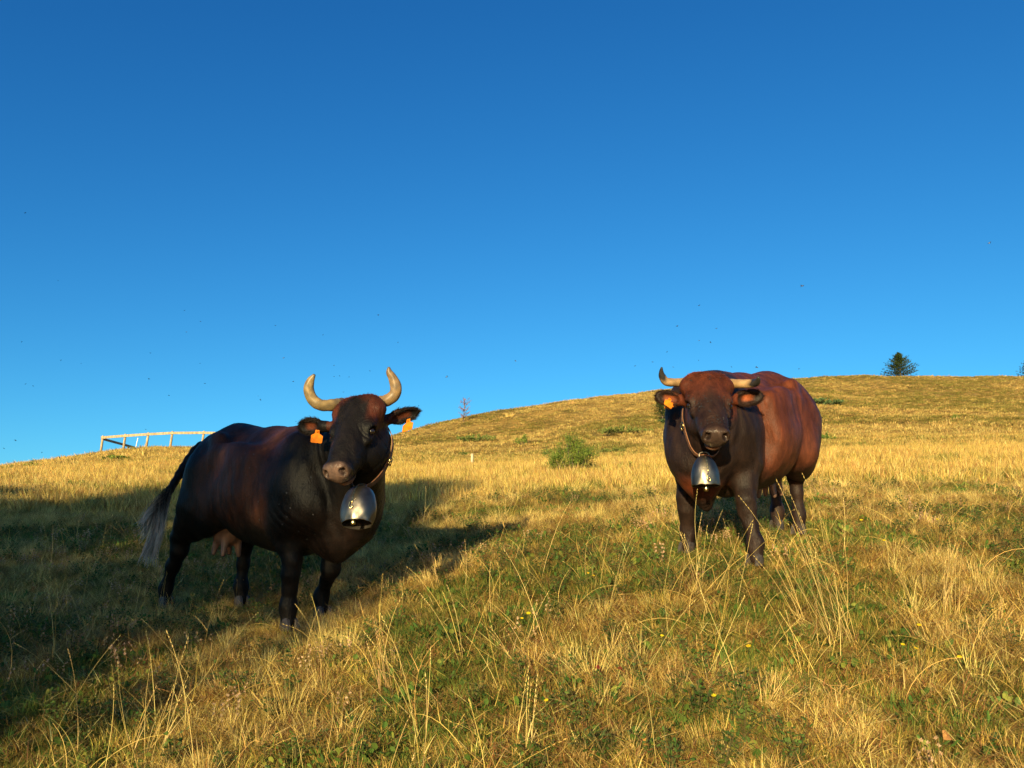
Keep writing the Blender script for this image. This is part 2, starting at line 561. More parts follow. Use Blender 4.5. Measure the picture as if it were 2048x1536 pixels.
        # one light smoothing pass
        for _ in range(2):
            s_ = np.zeros_like(V); c_ = np.zeros(len(V))
            for a in range(4):
                b = (a + 1) % 4
                np.add.at(s_, Q[:, a], V[Q[:, b]]); np.add.at(c_, Q[:, a], 1)
                np.add.at(s_, Q[:, b], V[Q[:, a]]); np.add.at(c_, Q[:, b], 1)
            V = V + 0.5 * (s_ / c_[:, None] - V)
        return V, Q

def vnormals(V, Q):
    n = np.cross(V[Q[:, 2]] - V[Q[:, 0]], V[Q[:, 3]] - V[Q[:, 1]])
    N = np.zeros_like(V)
    for a in range(4): np.add.at(N, Q[:, a], n)
    return N / (np.linalg.norm(N, axis=1)[:, None] + 1e-12)

def hat(v):
    v = np.asarray(v, float)
    return v / np.linalg.norm(v)

def frame4(o, x, y, z):
    M = np.eye(4); M[:3, 0], M[:3, 1], M[:3, 2], M[:3, 3] = x, y, z, o
    return M

def strands(roots, normals, flow, col, length, width, lift=0.35, seg=2, rs=RS, curl=0.0, grav=0.0):
    """thin tapered ribbons; everything vectorised.  length, width: arrays"""
    n = len(roots)
    flow = flow - normals * (flow * normals).sum(1)[:, None]
    flow /= np.linalg.norm(flow, axis=1)[:, None] + 1e-9
    d = flow + normals * lift + rs.randn(n, 3) * 0.18
    d /= np.linalg.norm(d, axis=1)[:, None]
    side = np.cross(d, rs.randn(n, 3)); side /= np.linalg.norm(side, axis=1)[:, None]
    pts = [roots - normals * 0.003]
    cur = pts[0]; dd = d
    for k in range(seg):
        cur = cur + dd * (length / seg)[:, None]
        pts.append(cur)
        dd = dd + rs.randn(n, 3) * curl - normals * 0.25 / seg + np.array([0, 0, -grav])
        dd /= np.linalg.norm(dd, axis=1)[:, None]
    V, C = [], []
    for k in range(seg):
        wk = width * (1 - k / seg * 0.55)
        V += [pts[k] - side * wk[:, None] / 2, pts[k] + side * wk[:, None] / 2]
        C += [col * (0.8 + 0.4 * k / seg)] * 2
    V.append(pts[seg]); C.append(col * 1.1)
    m = len(V)
    VV = np.stack(V, 1).reshape(-1, 3); CC = np.stack(C, 1).reshape(-1, 3)
    b = np.arange(n)[:, None] * m
    T = []
    for k in range(seg - 1):
        T += [b + np.array([[2 * k, 2 * k + 1, 2 * k + 3]]), b + np.array([[2 * k, 2 * k + 3, 2 * k + 2]])]
    T.append(b + np.array([[2 * seg - 2, 2 * seg - 1, 2 * seg]]))
    return VV, np.concatenate(T), CC

def lathe(profile, seg=40, sx=1.0, sy=1.0):
    V, Fs = [], []
    for (r, z) in profile:
        for s in range(seg):
            a = 2 * math.pi * s / seg
            V.append((r * sx * math.cos(a), r * sy * math.sin(a), z))
    for k in range(len(profile) - 1):
        for s in range(seg):
            s2 = (s + 1) % seg
            Fs.append((k * seg + s, k * seg + s2, (k + 1) * seg + s2, (k + 1) * seg + s))
    return V, Fs

def horn(parent, O, ctrl, name_col, ring_seed):
    """ctrl: rows x y z r ; name_col(t, ang) -> colour"""
    S = spline(ctrl, 46)
    pts, rad = S[:, :3], np.maximum(S[:, 3], 0.004)
    t, N, B = frames(pts)
    V, Fs, C = [], [], []
    seg = 20
    r2 = np.random.RandomState(ring_seed)
    ph = r2.rand(8) * 6.28
    for k in range(len(pts)):
        f = k / (len(pts) - 1)
        ringy = 1 + 0.05 * math.sin(f * 60 + ph[0]) * max(0, 1 - f * 1.8) + 0.015 * math.sin(f * 23 + ph[1])
        for s_ in range(seg):
            a = 2 * math.pi * s_ / seg
            rr = rad[k] * ringy * (1 + 0.03 * math.sin(3 * a + f * 9 + ph[2]) + 0.02 * math.sin(5 * a - f * 17 + ph[3]))
            V.append(pts[k] + rr * (math.cos(a) * N[k] + math.sin(a) * B[k]) - O)
            C.append(name_col(f, a))
    for k in range(len(pts) - 1):
        for s_ in range(seg):
            s2 = (s_ + 1) % seg
            Fs.append((k * seg + s_, k * seg + s2, (k + 1) * seg + s2, (k + 1) * seg + s_))
    Fs.append(tuple((len(pts) - 1) * seg + s_ for s_ in range(seg)))
    Va = np.array(V); C = np.array(C) * (.45 + .75 * vn3(Va, .028, 110) + .45 * vn3(Va, .007, 113))[:, None]
    return mesh_obj('horn', V, Fs, M_HORN, parent, True, C)

def ear_tag(parent, O, top, right, down, w_, h_):
    """a flap tag: narrow neck, wide body, with printed digits as thin relief"""
    nrm = hat(np.cross(right, down))
    pts = [(-.16, 0), (.16, 0), (.2, .28), (.5, .42), (.5, .93), (.42, 1), (-.42, 1), (-.5, .93), (-.5, .42), (-.2, .28)]
    V = []
    for s_ in (-1, 1):
        for (a, b) in pts:
            bend = 0.10 * math.sin(b * 2.2) * h_
            V.append(top + right * a * w_ + down * b * h_ + nrm * (s_ * 0.0012 + bend) - O)
    n = len(pts)
    Fs = [tuple(range(n))[::-1], tuple(range(n, 2 * n))] + [(i, (i + 1) % n, n + (i + 1) % n, n + i) for i in range(n)]
    t = mesh_obj('ear_tag', V, Fs, M_TAG, parent, False)
    mb = MB()
    for r_, (y0, n_) in enumerate(((.52, 5), (.74, 6))):
        for i in range(n_):
            x0 = (-.38 + .76 * i / n_)
            c = top + right * (x0 + .05) * w_ + down * y0 * h_ + nrm * (0.10 * math.sin(y0 * 2.2) * h_) - O
            for s_ in (-1, 1):
                q = [c + nrm * s_ * .0022 + right * a * w_ * .032 + down * b * h_ * .07 for a, b in ((-1, -1), (1, -1), (1, 1), (-1, 1))]
                mb.add(q, [(0, 1, 2, 3)])
    mb.obj('print', M_INK, t, False)
    st = MB(); c = top + down * 0.12 * h_
    V, Fs = tube([c - nrm * .008 - O, c + nrm * .008 - O], [.007, .007], 8); st.add(V, Fs)
    st.obj('stud', M_TAG, t)
    return t

def make_cow(spec):
    s = spec['scale']
    h = hat([*spec['heading'], 0]); l = np.array([-h[1], h[0], 0.0])
    tilt = spec['tilt']                                       # nose-down pitch of the trunk
    fx = h * math.cos(tilt) + np.array([0, 0, -math.sin(tilt)])
    fz = h * math.sin(tilt) + np.array([0, 0, math.cos(tilt)])
    O = np.array([*spec['pos'], spec['z']])
    M = frame4(O, fx, l, fz)
    A = M[:3, :3]
    W = lambda p: A @ (np.asarray(p, float)) + O
    b = Body()
    e = lambda c, r, k=0.06, R=None, op='u': b.ell(M, c, r, k, R, op)
    # trunk
    e((-.02, 0, .82), (.62, .385, .36), .05)
    cw = spec.get('cw', 1.0)
    e((.30, 0, .82), (.42, .325 * cw, .43), .12)
    e((.02, 0, .70), (.46, .355, .29), .10)
    e((-.52, 0, .96), (.33, .285, .29), .12)
    b.cone((.46, 0, 1.10), (-.10, 0, 1.115), .145, .12, .12, M=M)
    b.cone((-.10, 0, 1.115), (-.58, 0, 1.13), .12, .13, .12, M=M)
    b.cone((-.58, 0, 1.15), (-.82, 0, 1.06), .10, .075, .10, M=M)
    for sg in (-1, 1):
        e((-.42, sg * .255, 1.135), (.085, .050, .060), .07)          # hook bone
        e((-.80, sg * .13, 1.0), (.06, .06, .06), .08)            # pin bone
        e((.50, sg * .23 * cw, .86), (.20, .115, .34), .10)            # shoulder
        e((.66, sg * .18 * cw, .74), (.13, .11, .16), .08)             # point of shoulder
        e((-.58, sg * .19, .80), (.27, .15, .38), .09)            # thigh
        e((-.42, sg * .245, .66), (.14, .09, .16), .08)           # stifle
        e((-.10, sg * .30, 1.02), (.30, .06, .10), .10)
    for sg in (-1, 1):
        e((.235, sg * .425 * cw, .80), (.035, .055, .26), .09, op='s')      # behind the shoulder
        e((-.345, sg * .43, .74), (.04, .055, .20), .08, op='s')       # in front of the thigh
        b.cone((.44, sg * .17 * cw, 1.13), (.60, sg * .27 * cw, .82), .030, .035, .05, M=M)   # edge of the shoulder blade
    for sg in (-1, 1): e((-.25, sg * .41, 1.0), (.11, .065, .12), .08, op='s')   # flank hollow
    e((.70, 0, .66), (.16, .17, .20), .10)                        # brisket
    for q in spec.get('brisket', []): e(*q)
    # legs
    for q in spec['legs']:
        pts = [np.array(x[:3]) for x in q]; rad = [x[3] for x in q]
        for i in range(len(pts) - 1):
            b.cone(pts[i], pts[i + 1], rad[i], rad[i + 1], .05 if i else .09, M=M)
    # neck
    HO = spec['poll']
    a_ = hat(spec['face']); u_ = np.asarray(spec['brow'], float); u_ = hat(u_ - a_ * (u_ @ a_))
    s_ = np.cross(u_, a_)
    hs = spec['head_scale']
    H = np.eye(4); H[:3, 0], H[:3, 1], H[:3, 2], H[:3, 3] = a_, s_, u_, HO
    HA = H[:3, :3]
    HW = lambda p: HA @ (np.asarray(p, float) * hs) + HO
    nb_ = HW((.04, 0, -.12)); nj = HW((.16, 0, -.17))
    for (p0, r0, tgt, r1, k) in spec['neck']:
        t_ = HW(tgt)
        b.cone(W(p0), t_, r0, r1, k)
    for q in spec.get('neck_chain', []):
        pts = [W(x[:3]) if len(x) == 4 else HW(x[1:4]) for x in q]
        rad = [x[-1] for x in q]
        b.chain(pts, rad, .10)
    # head (a forward to the muzzle, s left, u up through the forehead)
    def eh(c, r, k=.03, R=None, op='u'):
        b.ell(H, np.asarray(c) * hs, np.asarray(r) * hs, k * hs, R, op)
    def ch(p, q, ra, rb, k=.03, op='u'):
        b.cone(HW(p), HW(q), ra * hs, rb * hs, k * hs, op)
    eh((.03, 0, -.07), (.085, .128, .095), .05)                   # cranium
    eh((.10, 0, -.055), (.13, .124, .072), .05)
    eh((-.010, 0, -.03), (.052, .110, .055), .04)
    for sg in (-1, 1): eh((-.012, sg * .065, -.035), (.050, .060, .050), .03)
    #                # poll
    ch((.14, 0, -.07), (.42, 0, -.062), .085, .060, .04)          # face
    eh((.28, 0, -.025), (.17, .050, .036), .04)                   # nasal bridge
    for sg in (-1, 1):
        eh((.145, sg * .062, -.155), (.115, .040, .085), .05)     # cheek
        ch((.18, sg * .05, -.19), (.38, sg * .028, -.115), .038, .032, .05)   # jaw
        eh((.30, sg * .052, -.075), (.12, .030, .040), .04)       # cheekbone line
        eh((.155, sg * .104, -.050), (.050, .030, .036), .025)    # brow
        eh((.215, sg * .096, -.075), (.045, .020, .024), .02)     # lower lid
        eh((.182, sg * .122, -.062), (.026, .019, .021), .010, op='s')
        eh((.452, sg * .040, -.045), (.038, .034, .042), .02)     # nostril wing
        eh((.022, sg * .122, -.045), (.040, .035, .040), .04)         # horn base
    eh((.446, 0, -.065), (.050, .066, .056), .03)                # muzzle
    eh((.43, 0, -.098), (.052, .062, .034), .02)                  # upper lip
    eh((.418, 0, -.138), (.050, .050, .034), .012)                # chin
    for sg in (-1, 1):
        Rn = np.array([[1, 0, 0], [0, math.cos(.5 * sg), -math.sin(.5 * sg)], [0, math.sin(.5 * sg), math.cos(.5 * sg)]])
        eh((.490, sg * .047, -.040), (.034, .0145, .024), .008, Rn, 's')
        eh((.485, sg * .062, -.026), (.020, .010, .012), .008, Rn, 's')
    for y0, y1 in ((-.055, -.02), (-.02, .02), (.02, .055)):       # mouth line
        z = lambda y: -.1235 - 0.010 * (abs(y) / .055) ** 2
        x = lambda y: .475 - 0.055 * (abs(y) / .055) ** 2
        ch((x(y0), y0, z(y0)), (x(y1), y1, z(y1)), .0075, .0075, .006, 's')
    for sg in (-1, 1): ch((.42, sg * .055, -.134), (.34, sg * .062, -.125), .005, .003, .006, 's')
    # ears
    ears = []
    for ea in spec['ears']:
        root, tip, face = ea['root'], ea['tip'], ea['open']
        x_ = hat(tip - root); n_ = hat(face - x_ * (face @ x_)); y_ = np.cross(n_, x_)
        L = np.linalg.norm(tip - root); wd = ea['w']
        E = np.eye(4); E[:3, 0], E[:3, 1], E[:3, 2], E[:3, 3] = x_, y_, n_, root
        b.ell(E, (L * .52, 0, 0), (L * .5, wd, .026), .018)
        b.cone(root - x_ * .03 , root + x_ * L * .35, .022, .024, .03)
        b.cone(root, HW((.07, .08 * (1 if (root - HO) @ s_ > 0 else -1), -.10)), .024, .04, .03)
        b.ell(E, (L * .56, 0, .022), (L * .40, wd * .80, .026), .010, None, 's')
        ears.append((root, tip, x_, y_, n_, L, wd))
    # tail
    if 'tail' in spec:
        tp = spline([list(W(x[:3]) if len(x) == 4 else x[1:4]) + [x[-1]] for x in spec['tail']], 14)
        for i in range(len(tp) - 1): b.cone(tp[i, :3], tp[i + 1, :3], tp[i, 3], tp[i + 1, 3], .02)
    V, Q = b.mesh(spec.get('res', 0.0065))
    N = vnormals(V, Q)
    Lc = (V - O) @ A                      # trunk coordinates
    Hc = (V - HO) @ HA / hs               # head coordinates
    inhead = (Hc[:, 0] > -.14) & (Hc[:, 0] < .56) & (np.abs(Hc[:, 1]) < .19) & (Hc[:, 2] > -.24) & (Hc[:, 2] < .14)
    # loose skin and muscle relief
    disp = (vn3(Lc, .16, 40) - .5) * .020 + (vn3(Lc, .055, 44) - .5) * .006
    neckw = sstep(.35, .6, Lc[:, 0]) * (~inhead)
    fold = np.sin(Lc[:, 0] * 70 + Lc[:, 2] * 25 + 34 * vn3(Lc, .22, 50)) * .0022 * sstep(.35, .6, vn3(Lc, .13, 52))
    disp += neckw * fold
    ribs = np.sin((Lc[:, 0] + .25 * Lc[:, 2]) * 2 * math.pi / .085) * .0018 * sstep(-.38, -.15, Lc[:, 0]) * sstep(.45, .2, Lc[:, 0]) * sstep(.55, .75, Lc[:, 2]) * sstep(1.05, .9, Lc[:, 2])
    disp += ribs * spec.get('ribs', 1)
    wr = np.sin(Hc[:, 0] * 260 + 22 * vn3(V, .05, 66)) * .0010 * sstep(.30, .36, Hc[:, 0]) * sstep(.46, .42, Hc[:, 0])
    ew = np.hypot(Hc[:, 0] - .182, np.abs(Hc[:, 1]) - .115)
    wr += np.sin(ew * 330) * .0016 * sstep(.028, .036, ew) * sstep(.075, .05, ew)
    disp = np.where(inhead, (vn3(V, .03, 60) - .5) * .004 + (vn3(V, .011, 63) - .5) * .0016 + wr, disp)
    V = V + N * disp[:, None]
    col = spec['coat'](V, N, Lc, Hc, inhead)
    for (root, tip, x_, y_, n_, L, wd) in ears:
        q = V - root
        t_ = (q @ x_) / L; f_ = (N @ n_); v_ = np.abs(q @ y_) / wd
        m = sstep(.25, .5, t_) * sstep(.80, .6, t_) * sstep(.55, .15, v_) * (np.abs(q @ n_) < .05) * sstep(.2, .6, f_) * (np.linalg.norm(q, axis=1) < L * 1.2)
        ic = np.array(spec['ear_in'])
        col = col * (1 - m[:, None]) + ic * m[:, None]
    root_o = empty('cow', tuple(O), spec['label'], 'cow')
    wet = sstep(.435, .46, Hc[:, 0]) * inhead
    body = mesh_obj('body', V - O, Q, M_COAT, root_o, True, np.column_stack([col, 1 - wet]))
    # short coat, standing off the skin a little
    nv = len(V)
    idx = RS.choice(nv, spec.get('fur', 105000), replace=False)
    back = -fx * 1.0 + np.array([0, 0, -.55])
    flow = np.where(inhead[idx][:, None], a_[None] * .9 + s_[None] * (np.sign(Hc[idx, 1]) * .25)[:, None], back[None])
    nos = (Hc[:, 0] > .405) & inhead
    keep = ~nos[idx]
    idx = idx[keep]; flow = flow[keep]
    fl = RS.uniform(.010, .021, len(idx)) * np.where(inhead[idx], .75, 1)
    cc = col[idx] * RS.uniform(.45, 1.6, (len(idx), 1)) * (.6 + .9 * vn3(V[idx], .022, 97)[:, None])
    v1, f1, c1 = strands(V[idx], N[idx], flow, cc, fl, RS.uniform(.0014, .0028, len(idx)), .13, 1)
    fur = mesh_obj('short_coat', v1 - O, f1, M_HAIR, root_o, False, c1)
    fur['kind'] = 'stuff'
    # curly forelock and poll
    pm = np.nonzero(inhead & (Hc[:, 0] > -.10) & (Hc[:, 0] < .16) & (Hc[:, 2] > -.06) & (np.abs(Hc[:, 1]) < .12))[0]
    idx = RS.choice(pm, 4200)
    top = sstep(.10, -.05, Hc[idx, 0])
    fl = RS.uniform(.010, .020, len(idx)) * (0.75 + top * .6)
    fdir = a_[None] * (1 - 1.1 * top[:, None]) + s_[None] * RS.randn(len(idx), 1) * .5
    v1, f1, c1 = strands(V[idx], N[idx], fdir, col[idx] * RS.uniform(.6, 1.9, (len(idx), 1)) + np.array([.012, .008, .006]) * (RS.rand(len(idx), 1) ** 2), fl, RS.uniform(.0012, .0024, len(idx)), .28, 3, curl=.22)
    fo = mesh_obj('forelock', v1 - O, f1, M_HAIR, root_o, False, c1); fo['kind'] = 'stuff'
    # ear fringe
    for (root, tip, x_, y_, n_, L, wd) in ears:
        q = V - root
        t_ = (q @ x_) / L; v_ = np.abs(q @ y_) / wd
        m = np.nonzero((t_ > .15) & (t_ < 1.1) & (v_ < 1.1) & (np.abs(q @ n_) < .05) & ((np.abs(N @ n_) < .55) | (((N @ n_) > .3) & (v_ > .5))) & (np.linalg.norm(q, axis=1) < L * 1.15))[0]
        if len(m) == 0: continue
        idx = RS.choice(m, 1300)
        fd = x_[None] * 1.0 + n_[None] * .3 + N[idx] * .3
        v1, f1, c1 = strands(V[idx], N[idx], fd, np.array(spec['fringe'])[None] * RS.uniform(.6, 1.4, (len(idx), 1)), RS.uniform(.014, .034, len(idx)), RS.uniform(.0012, .0024, len(idx)), .5, 2, curl=.12)
        fo = mesh_obj('ear_fringe', v1 - O, f1, M_HAIR, root_o, False, c1); fo['kind'] = 'stuff'
    # eyes
    for sg in (-1, 1):
        c = HW((.182, sg * .1105, -.062))
        V1, F1 = [], []
        for i in range(9):
            for j in range(14):
                th, ph = math.pi * i / 8, 2 * math.pi * j / 14
                V1.append(c - O + .0182 * hs * np.array([math.sin(th) * math.cos(ph), math.sin(th) * math.sin(ph), math.cos(th)]))
        for i in range(8):
            for j in range(14): F1.append((i * 14 + j, (i + 1) * 14 + j, (i + 1) * 14 + (j + 1) % 14, i * 14 + (j + 1) % 14))
        mesh_obj('eye', V1, F1, M_EYE, root_o)
    # horns, hooves, udder
    for hn in spec['horns']: horn(root_o, O, hn['ctrl'], hn['col'], hn['seed'])
    for q in spec['legs']:
        c = W(q[-1][:3])
        up = np.array([0, 0, 1.0])
        for sg in (-1, 1):
            fwd = hat(h + sg * .12 * l)
            cc_ = c + l * sg * .026
            V1 = []
            for (z, f0, f1_, ww) in ((-.045, -.04, .070, .024), (-.02, -.04, .062, .024), (.02, -.035, .045, .022), (.035, -.03, .03, .018)):
                for (fa, wb) in ((f0, -.8), (f0, .8), ((f0 + f1_) / 2, 1), (f1_, .45), (f1_, -.45), ((f0 + f1_) / 2, -1)):
                    V1.append(cc_ + fwd * fa + l * wb * ww + up * z - O)
            F1 = [tuple(range(6))[::-1], tuple(range(18, 24))]
            for k in range(3):
                for j in range(6): F1.append((k * 6 + j, k * 6 + (j + 1) % 6, k * 6 + 6 + (j + 1) % 6, k * 6 + 6 + j))
            mesh_obj('hoof', V1, F1, M_HOOF, root_o, False)
    if 'udder' in spec:
        ub = Body()
        c, r = spec['udder']
        ub.ell(M, c, r, .03)
        for (dx, dy) in ((.06, .05), (.06, -.05), (-.05, .05), (-.05, -.05)):
            p = np.array(c) + [dx, dy, -r[2] * .72]
            ub.cone(p, p + [dx * .2, dy * .25, -.10], .030, .018, .02, M=M)
        V1, Q1 = ub.mesh(.008)
        mesh_obj('udder', V1 - O, Q1, M_UDDER, root_o)
    if 'switch' in spec: spec['switch'](root_o, O)
    return dict(root=root_o, O=O, feet=[W(q[-1][:3]) for q in spec['legs']], body=b, W=W, HW=HW, V=V, N=N, Hc=Hc, Lc=Lc, inhead=inhead, M=M, h=h, l=l, a=a_, s=s_, u=u_)

def make_bell(cow, spec):
    """collar strap that follows the neck, with the bell hanging from it: one thing"""
    b = cow['body']; c0 = spec['centre']; dn = hat(spec['down']); nrm = hat(spec['normal'])
    dn = hat(dn - nrm * (dn @ nrm)); sd_ = np.cross(nrm, dn)
    root = empty('cow_bell', tuple(spec['top']), spec['label'], 'cow bell')
    O = np.array(spec['top'])
    n = 72
    ring = []
    for i in range(n):
        a = 2 * math.pi * i / n
        dr = math.cos(a) * dn + math.sin(a) * sd_
        ts = np.linspace(.02, .55, 107)
        X = c0 + ts[:, None] * dr
        d = b.sdf(X)
        out = np.nonzero(d > spec.get('gap', .010))[0]
        r = ts[out[0]] if len(out) else .5
        ring.append(r)
    an = 2 * math.pi * np.arange(n) / n
    ea_, eb_ = spec.get('loop', (.17, .27))
    ea_ = np.where(np.sin(an) > 0, spec.get('loop_r', ea_), spec.get('loop_l', ea_))
    lim = 1 / np.sqrt((np.sin(an) / ea_) ** 2 + (np.cos(an) / eb_) ** 2)
    ring = np.minimum(np.array(ring), lim)
    for _ in range(3): ring = np.maximum(ring, (np.roll(ring, 1) + ring + np.roll(ring, -1)) / 3)
    pts = []
    for i in range(n):
        a = 2 * math.pi * i / n
        dr = math.cos(a) * dn + math.sin(a) * sd_
        p = c0 + ring[i] * dr
        wgt = max(0, math.cos(a)) ** 6
        p = p * (1 - wgt) + (O + sd_ * math.sin(a) * .10) * wgt          # pulled down to the bell by its weight
        pts.append(p)
    pts = np.array(pts)
    V, Fs = [], []
    wd, th = spec['width'], .006
    for i in range(n):
        out = hat(pts[i] - c0)
        for (x, y) in ((-wd / 2, -th / 2), (wd / 2, -th / 2), (wd / 2, th / 2), (-wd / 2, th / 2)):
            V.append(pts[i] + nrm * x + out * y - O)
    for i in range(n):
        j = (i + 1) % n
        for k in range(4): Fs.append((i * 4 + k, i * 4 + (k + 1) % 4, j * 4 + (k + 1) % 4, j * 4 + k))
    mesh_obj('strap', V, Fs, M_LEATHER, root, False)
    # buckle
    bi = spec['buckle']; p = pts[bi]; out = hat(p - c0); tg = hat(pts[(bi + 1) % n] - pts[bi - 1])
    mb = MB()
    loop = [p + nrm * x + tg * y + out * .010 - O for x, y in ((-.03, -.02), (.03, -.02), (.03, .02), (-.03, .02), (-.03, -.02))]
    for i in range(4):
        v, f = tube([loop[i], loop[i + 1]], [.004, .004], 6); mb.add(v, f)
    v, f = tube([p - nrm * .03 + out * .011 - O, p + nrm * .03 + out * .011 - O], [.003, .003], 6); mb.add(v, f)
    mb.obj('buckle', M_BRASS, root)
    # bell shell
    Hh, Rr = spec['height'], spec['radius']
    ax = hat(spec['axis'])                                    # from crown to mouth
    fr = hat(np.asarray(spec['front']) - ax * (np.asarray(spec['front']) @ ax)); lf = np.cross(ax, fr)
    B3 = np.array([lf, fr, -ax]).T
    prof = [(.03, 0), (.35, -.012), (.58, -.06), (.76, -.16), (.89, -.30), (.97, -.45), (1.0, -.60), (.985, -.75), (.93, -.88), (.875, -.97), (.865, -1.0)] if spec['style'] == 0 else \
           [(.03, 0), (.30, -.02), (.50, -.09), (.68, -.20), (.82, -.34), (.92, -.50), (.975, -.66), (1.0, -.82), (1.0, -.94), (.99, -1.0)]
    pr = spline([(r, z) for r, z in prof], 40)
    pr[:, 0] = np.maximum(pr[:, 0], .01)
    outer = [(r * Rr, z * Hh) for r, z in pr]
    inner = [(r * Rr - .005 if r * Rr > .02 else .004, z * Hh - (.006 if z > -.3 else 0)) for r, z in pr[::-1]]
    def place(V): return [B3 @ np.asarray(v) for v in V]
    V, Fs = lathe(outer, 48, 1, spec['flat'])
    # hand-beaten unevenness
    V = [np.array(v) * (1 + .012 * math.sin(6 * math.atan2(v[1], v[0]) + v[2] * 40) + .008 * math.sin(11 * math.atan2(v[1], v[0]) - v[2] * 70)) for v in V]
    # rolled rim closes the shell to its inner wall
    Vi, Fi = lathe(inner, 48, 1, spec['flat'])
    nO = len(V)
    rim = [((len(outer) - 1) * 48 + s, (len(outer) - 1) * 48 + (s + 1) % 48, nO + (s + 1) % 48, nO + s) for s in range(48)]
    sh = mesh_obj('bell_shell', place(V + [np.array(v) for v in Vi[:48]]), Fs + rim, M_METAL, root)
    mesh_obj('bell_lining', place(Vi), Fi, M_METAL_IN, root)
    # welded seam down the front, hook and clapper
    fy = lambda z: (np.interp(-z, [-p[1] for p in outer], [p[0] for p in outer])) * spec['flat']
    zs = np.linspace(-.06 * Hh, -.60 * Hh, 14)
    V, Fs = tube(place([(0, fy(z) + .001, z) for z in zs]), [.0042 + .0012 * math.sin(i * 2.3) for i in range(14)], 8)
    mesh_obj('seam', V, Fs, M_BRASS, root)
    mb = MB()
    zc = spec['hook'] * Hh
    hk = spline([(0, fy(zc) + .002, zc + .032), (.008, fy(zc) + .008, zc + .02), (.013, fy(zc) + .009, zc + .0), (.008, fy(zc) + .008, zc - .016), (0, fy(zc) + .005, zc - .02), (-.008, fy(zc) + .007, zc - .008), (0, fy(zc) + .008, zc + .003)], 24)
    v, f = tube(place(hk), [.0036] * 24, 8); mb.add(v, f)
    mb.obj('hook', M_BRASS, root)
    L = spec['clapper']
    cl = MB()
    y0 = spec.get('clap_y', .3) * Rr
    v, f = tube(place([(0, 0, -.25 * Hh), (0, y0 * .6, -.7 * Hh), (0, y0, -L + .03)]), [.004] * 3, 8); cl.add(v, f)
    v, f = tube(place([(0, y0, -L + .035), (0, y0, -L + .03), (0, y0, -L), (0, y0, -L - .004)]), [.008, .013, .013, .009], 14); cl.add(v, f)
    cl.obj('clapper', M_BRASS, root)
    cr = MB()
    v, f = tube(place(spline([(-.03, 0, -.012), (-.028, 0, .012), (0, 0, .022), (.028, 0, .012), (.03, 0, -.012)], 16)), [.006] * 16, 8); cr.add(v, f)
    cr.obj('staple', M_METAL, root)
    return root

def gz(x, y): return float(ground(x, y))

def mixc(a, b, t):
    t = np.asarray(t)[:, None]
    return np.asarray(a) * (1 - t) + np.asarray(b) * t

BLACK = np.array([.0046, .0037, .0033]); DKBR = np.array([.028, .014, .010])

def coat_left(V, N, L, H, inh):
    c = np.tile(BLACK, (len(V), 1))
    n = vn3(L, .12, 70) * .6 + vn3(L, .035, 74) * .4
    sad = sstep(-.62, -.30, L[:, 0]) * sstep(.52, .30, L[:, 0] + .10 * (n - .5) + .12 * (1.0 - L[:, 2])) * sstep(.50, .80, L[:, 2] + .2 * (n - .5))
    sw = (sad * (.72 + .28 * n))[:, None]
    c = c * (1 - sw) + np.array([.056, .0205, .0110]) * sw
    streak = sad * sstep(.5, .75, vn3(L * np.array([1, 1, .15]), .05, 78)) * sstep(-.1, .2, L[:, 0])
    c = c * (1 - .6 * streak[:, None]) + np.array([.062, .018, .008]) * (.6 * streak[:, None])
    top = sstep(1.0, 1.18, L[:, 2]) * sstep(-.8, -.5, L[:, 0]) * sstep(.5, .2, L[:, 0]) * .5
    c = c * (1 - top[:, None]) + np.array([.030, .012, .007]) * top[:, None]
    chest = sstep(.5, .7, L[:, 0]) * (~inh) * sstep(.80, .62, L[:, 2]) * n
    c = c * (1 - .45 * chest[:, None]) + np.array([.022, .010, .007]) * .45 * chest[:, None]
    return head_colour(c, V, L, H, inh, n, (.075, .018, .008), (.0062, .0050, .0048), -.005, (.092, .058, .046))

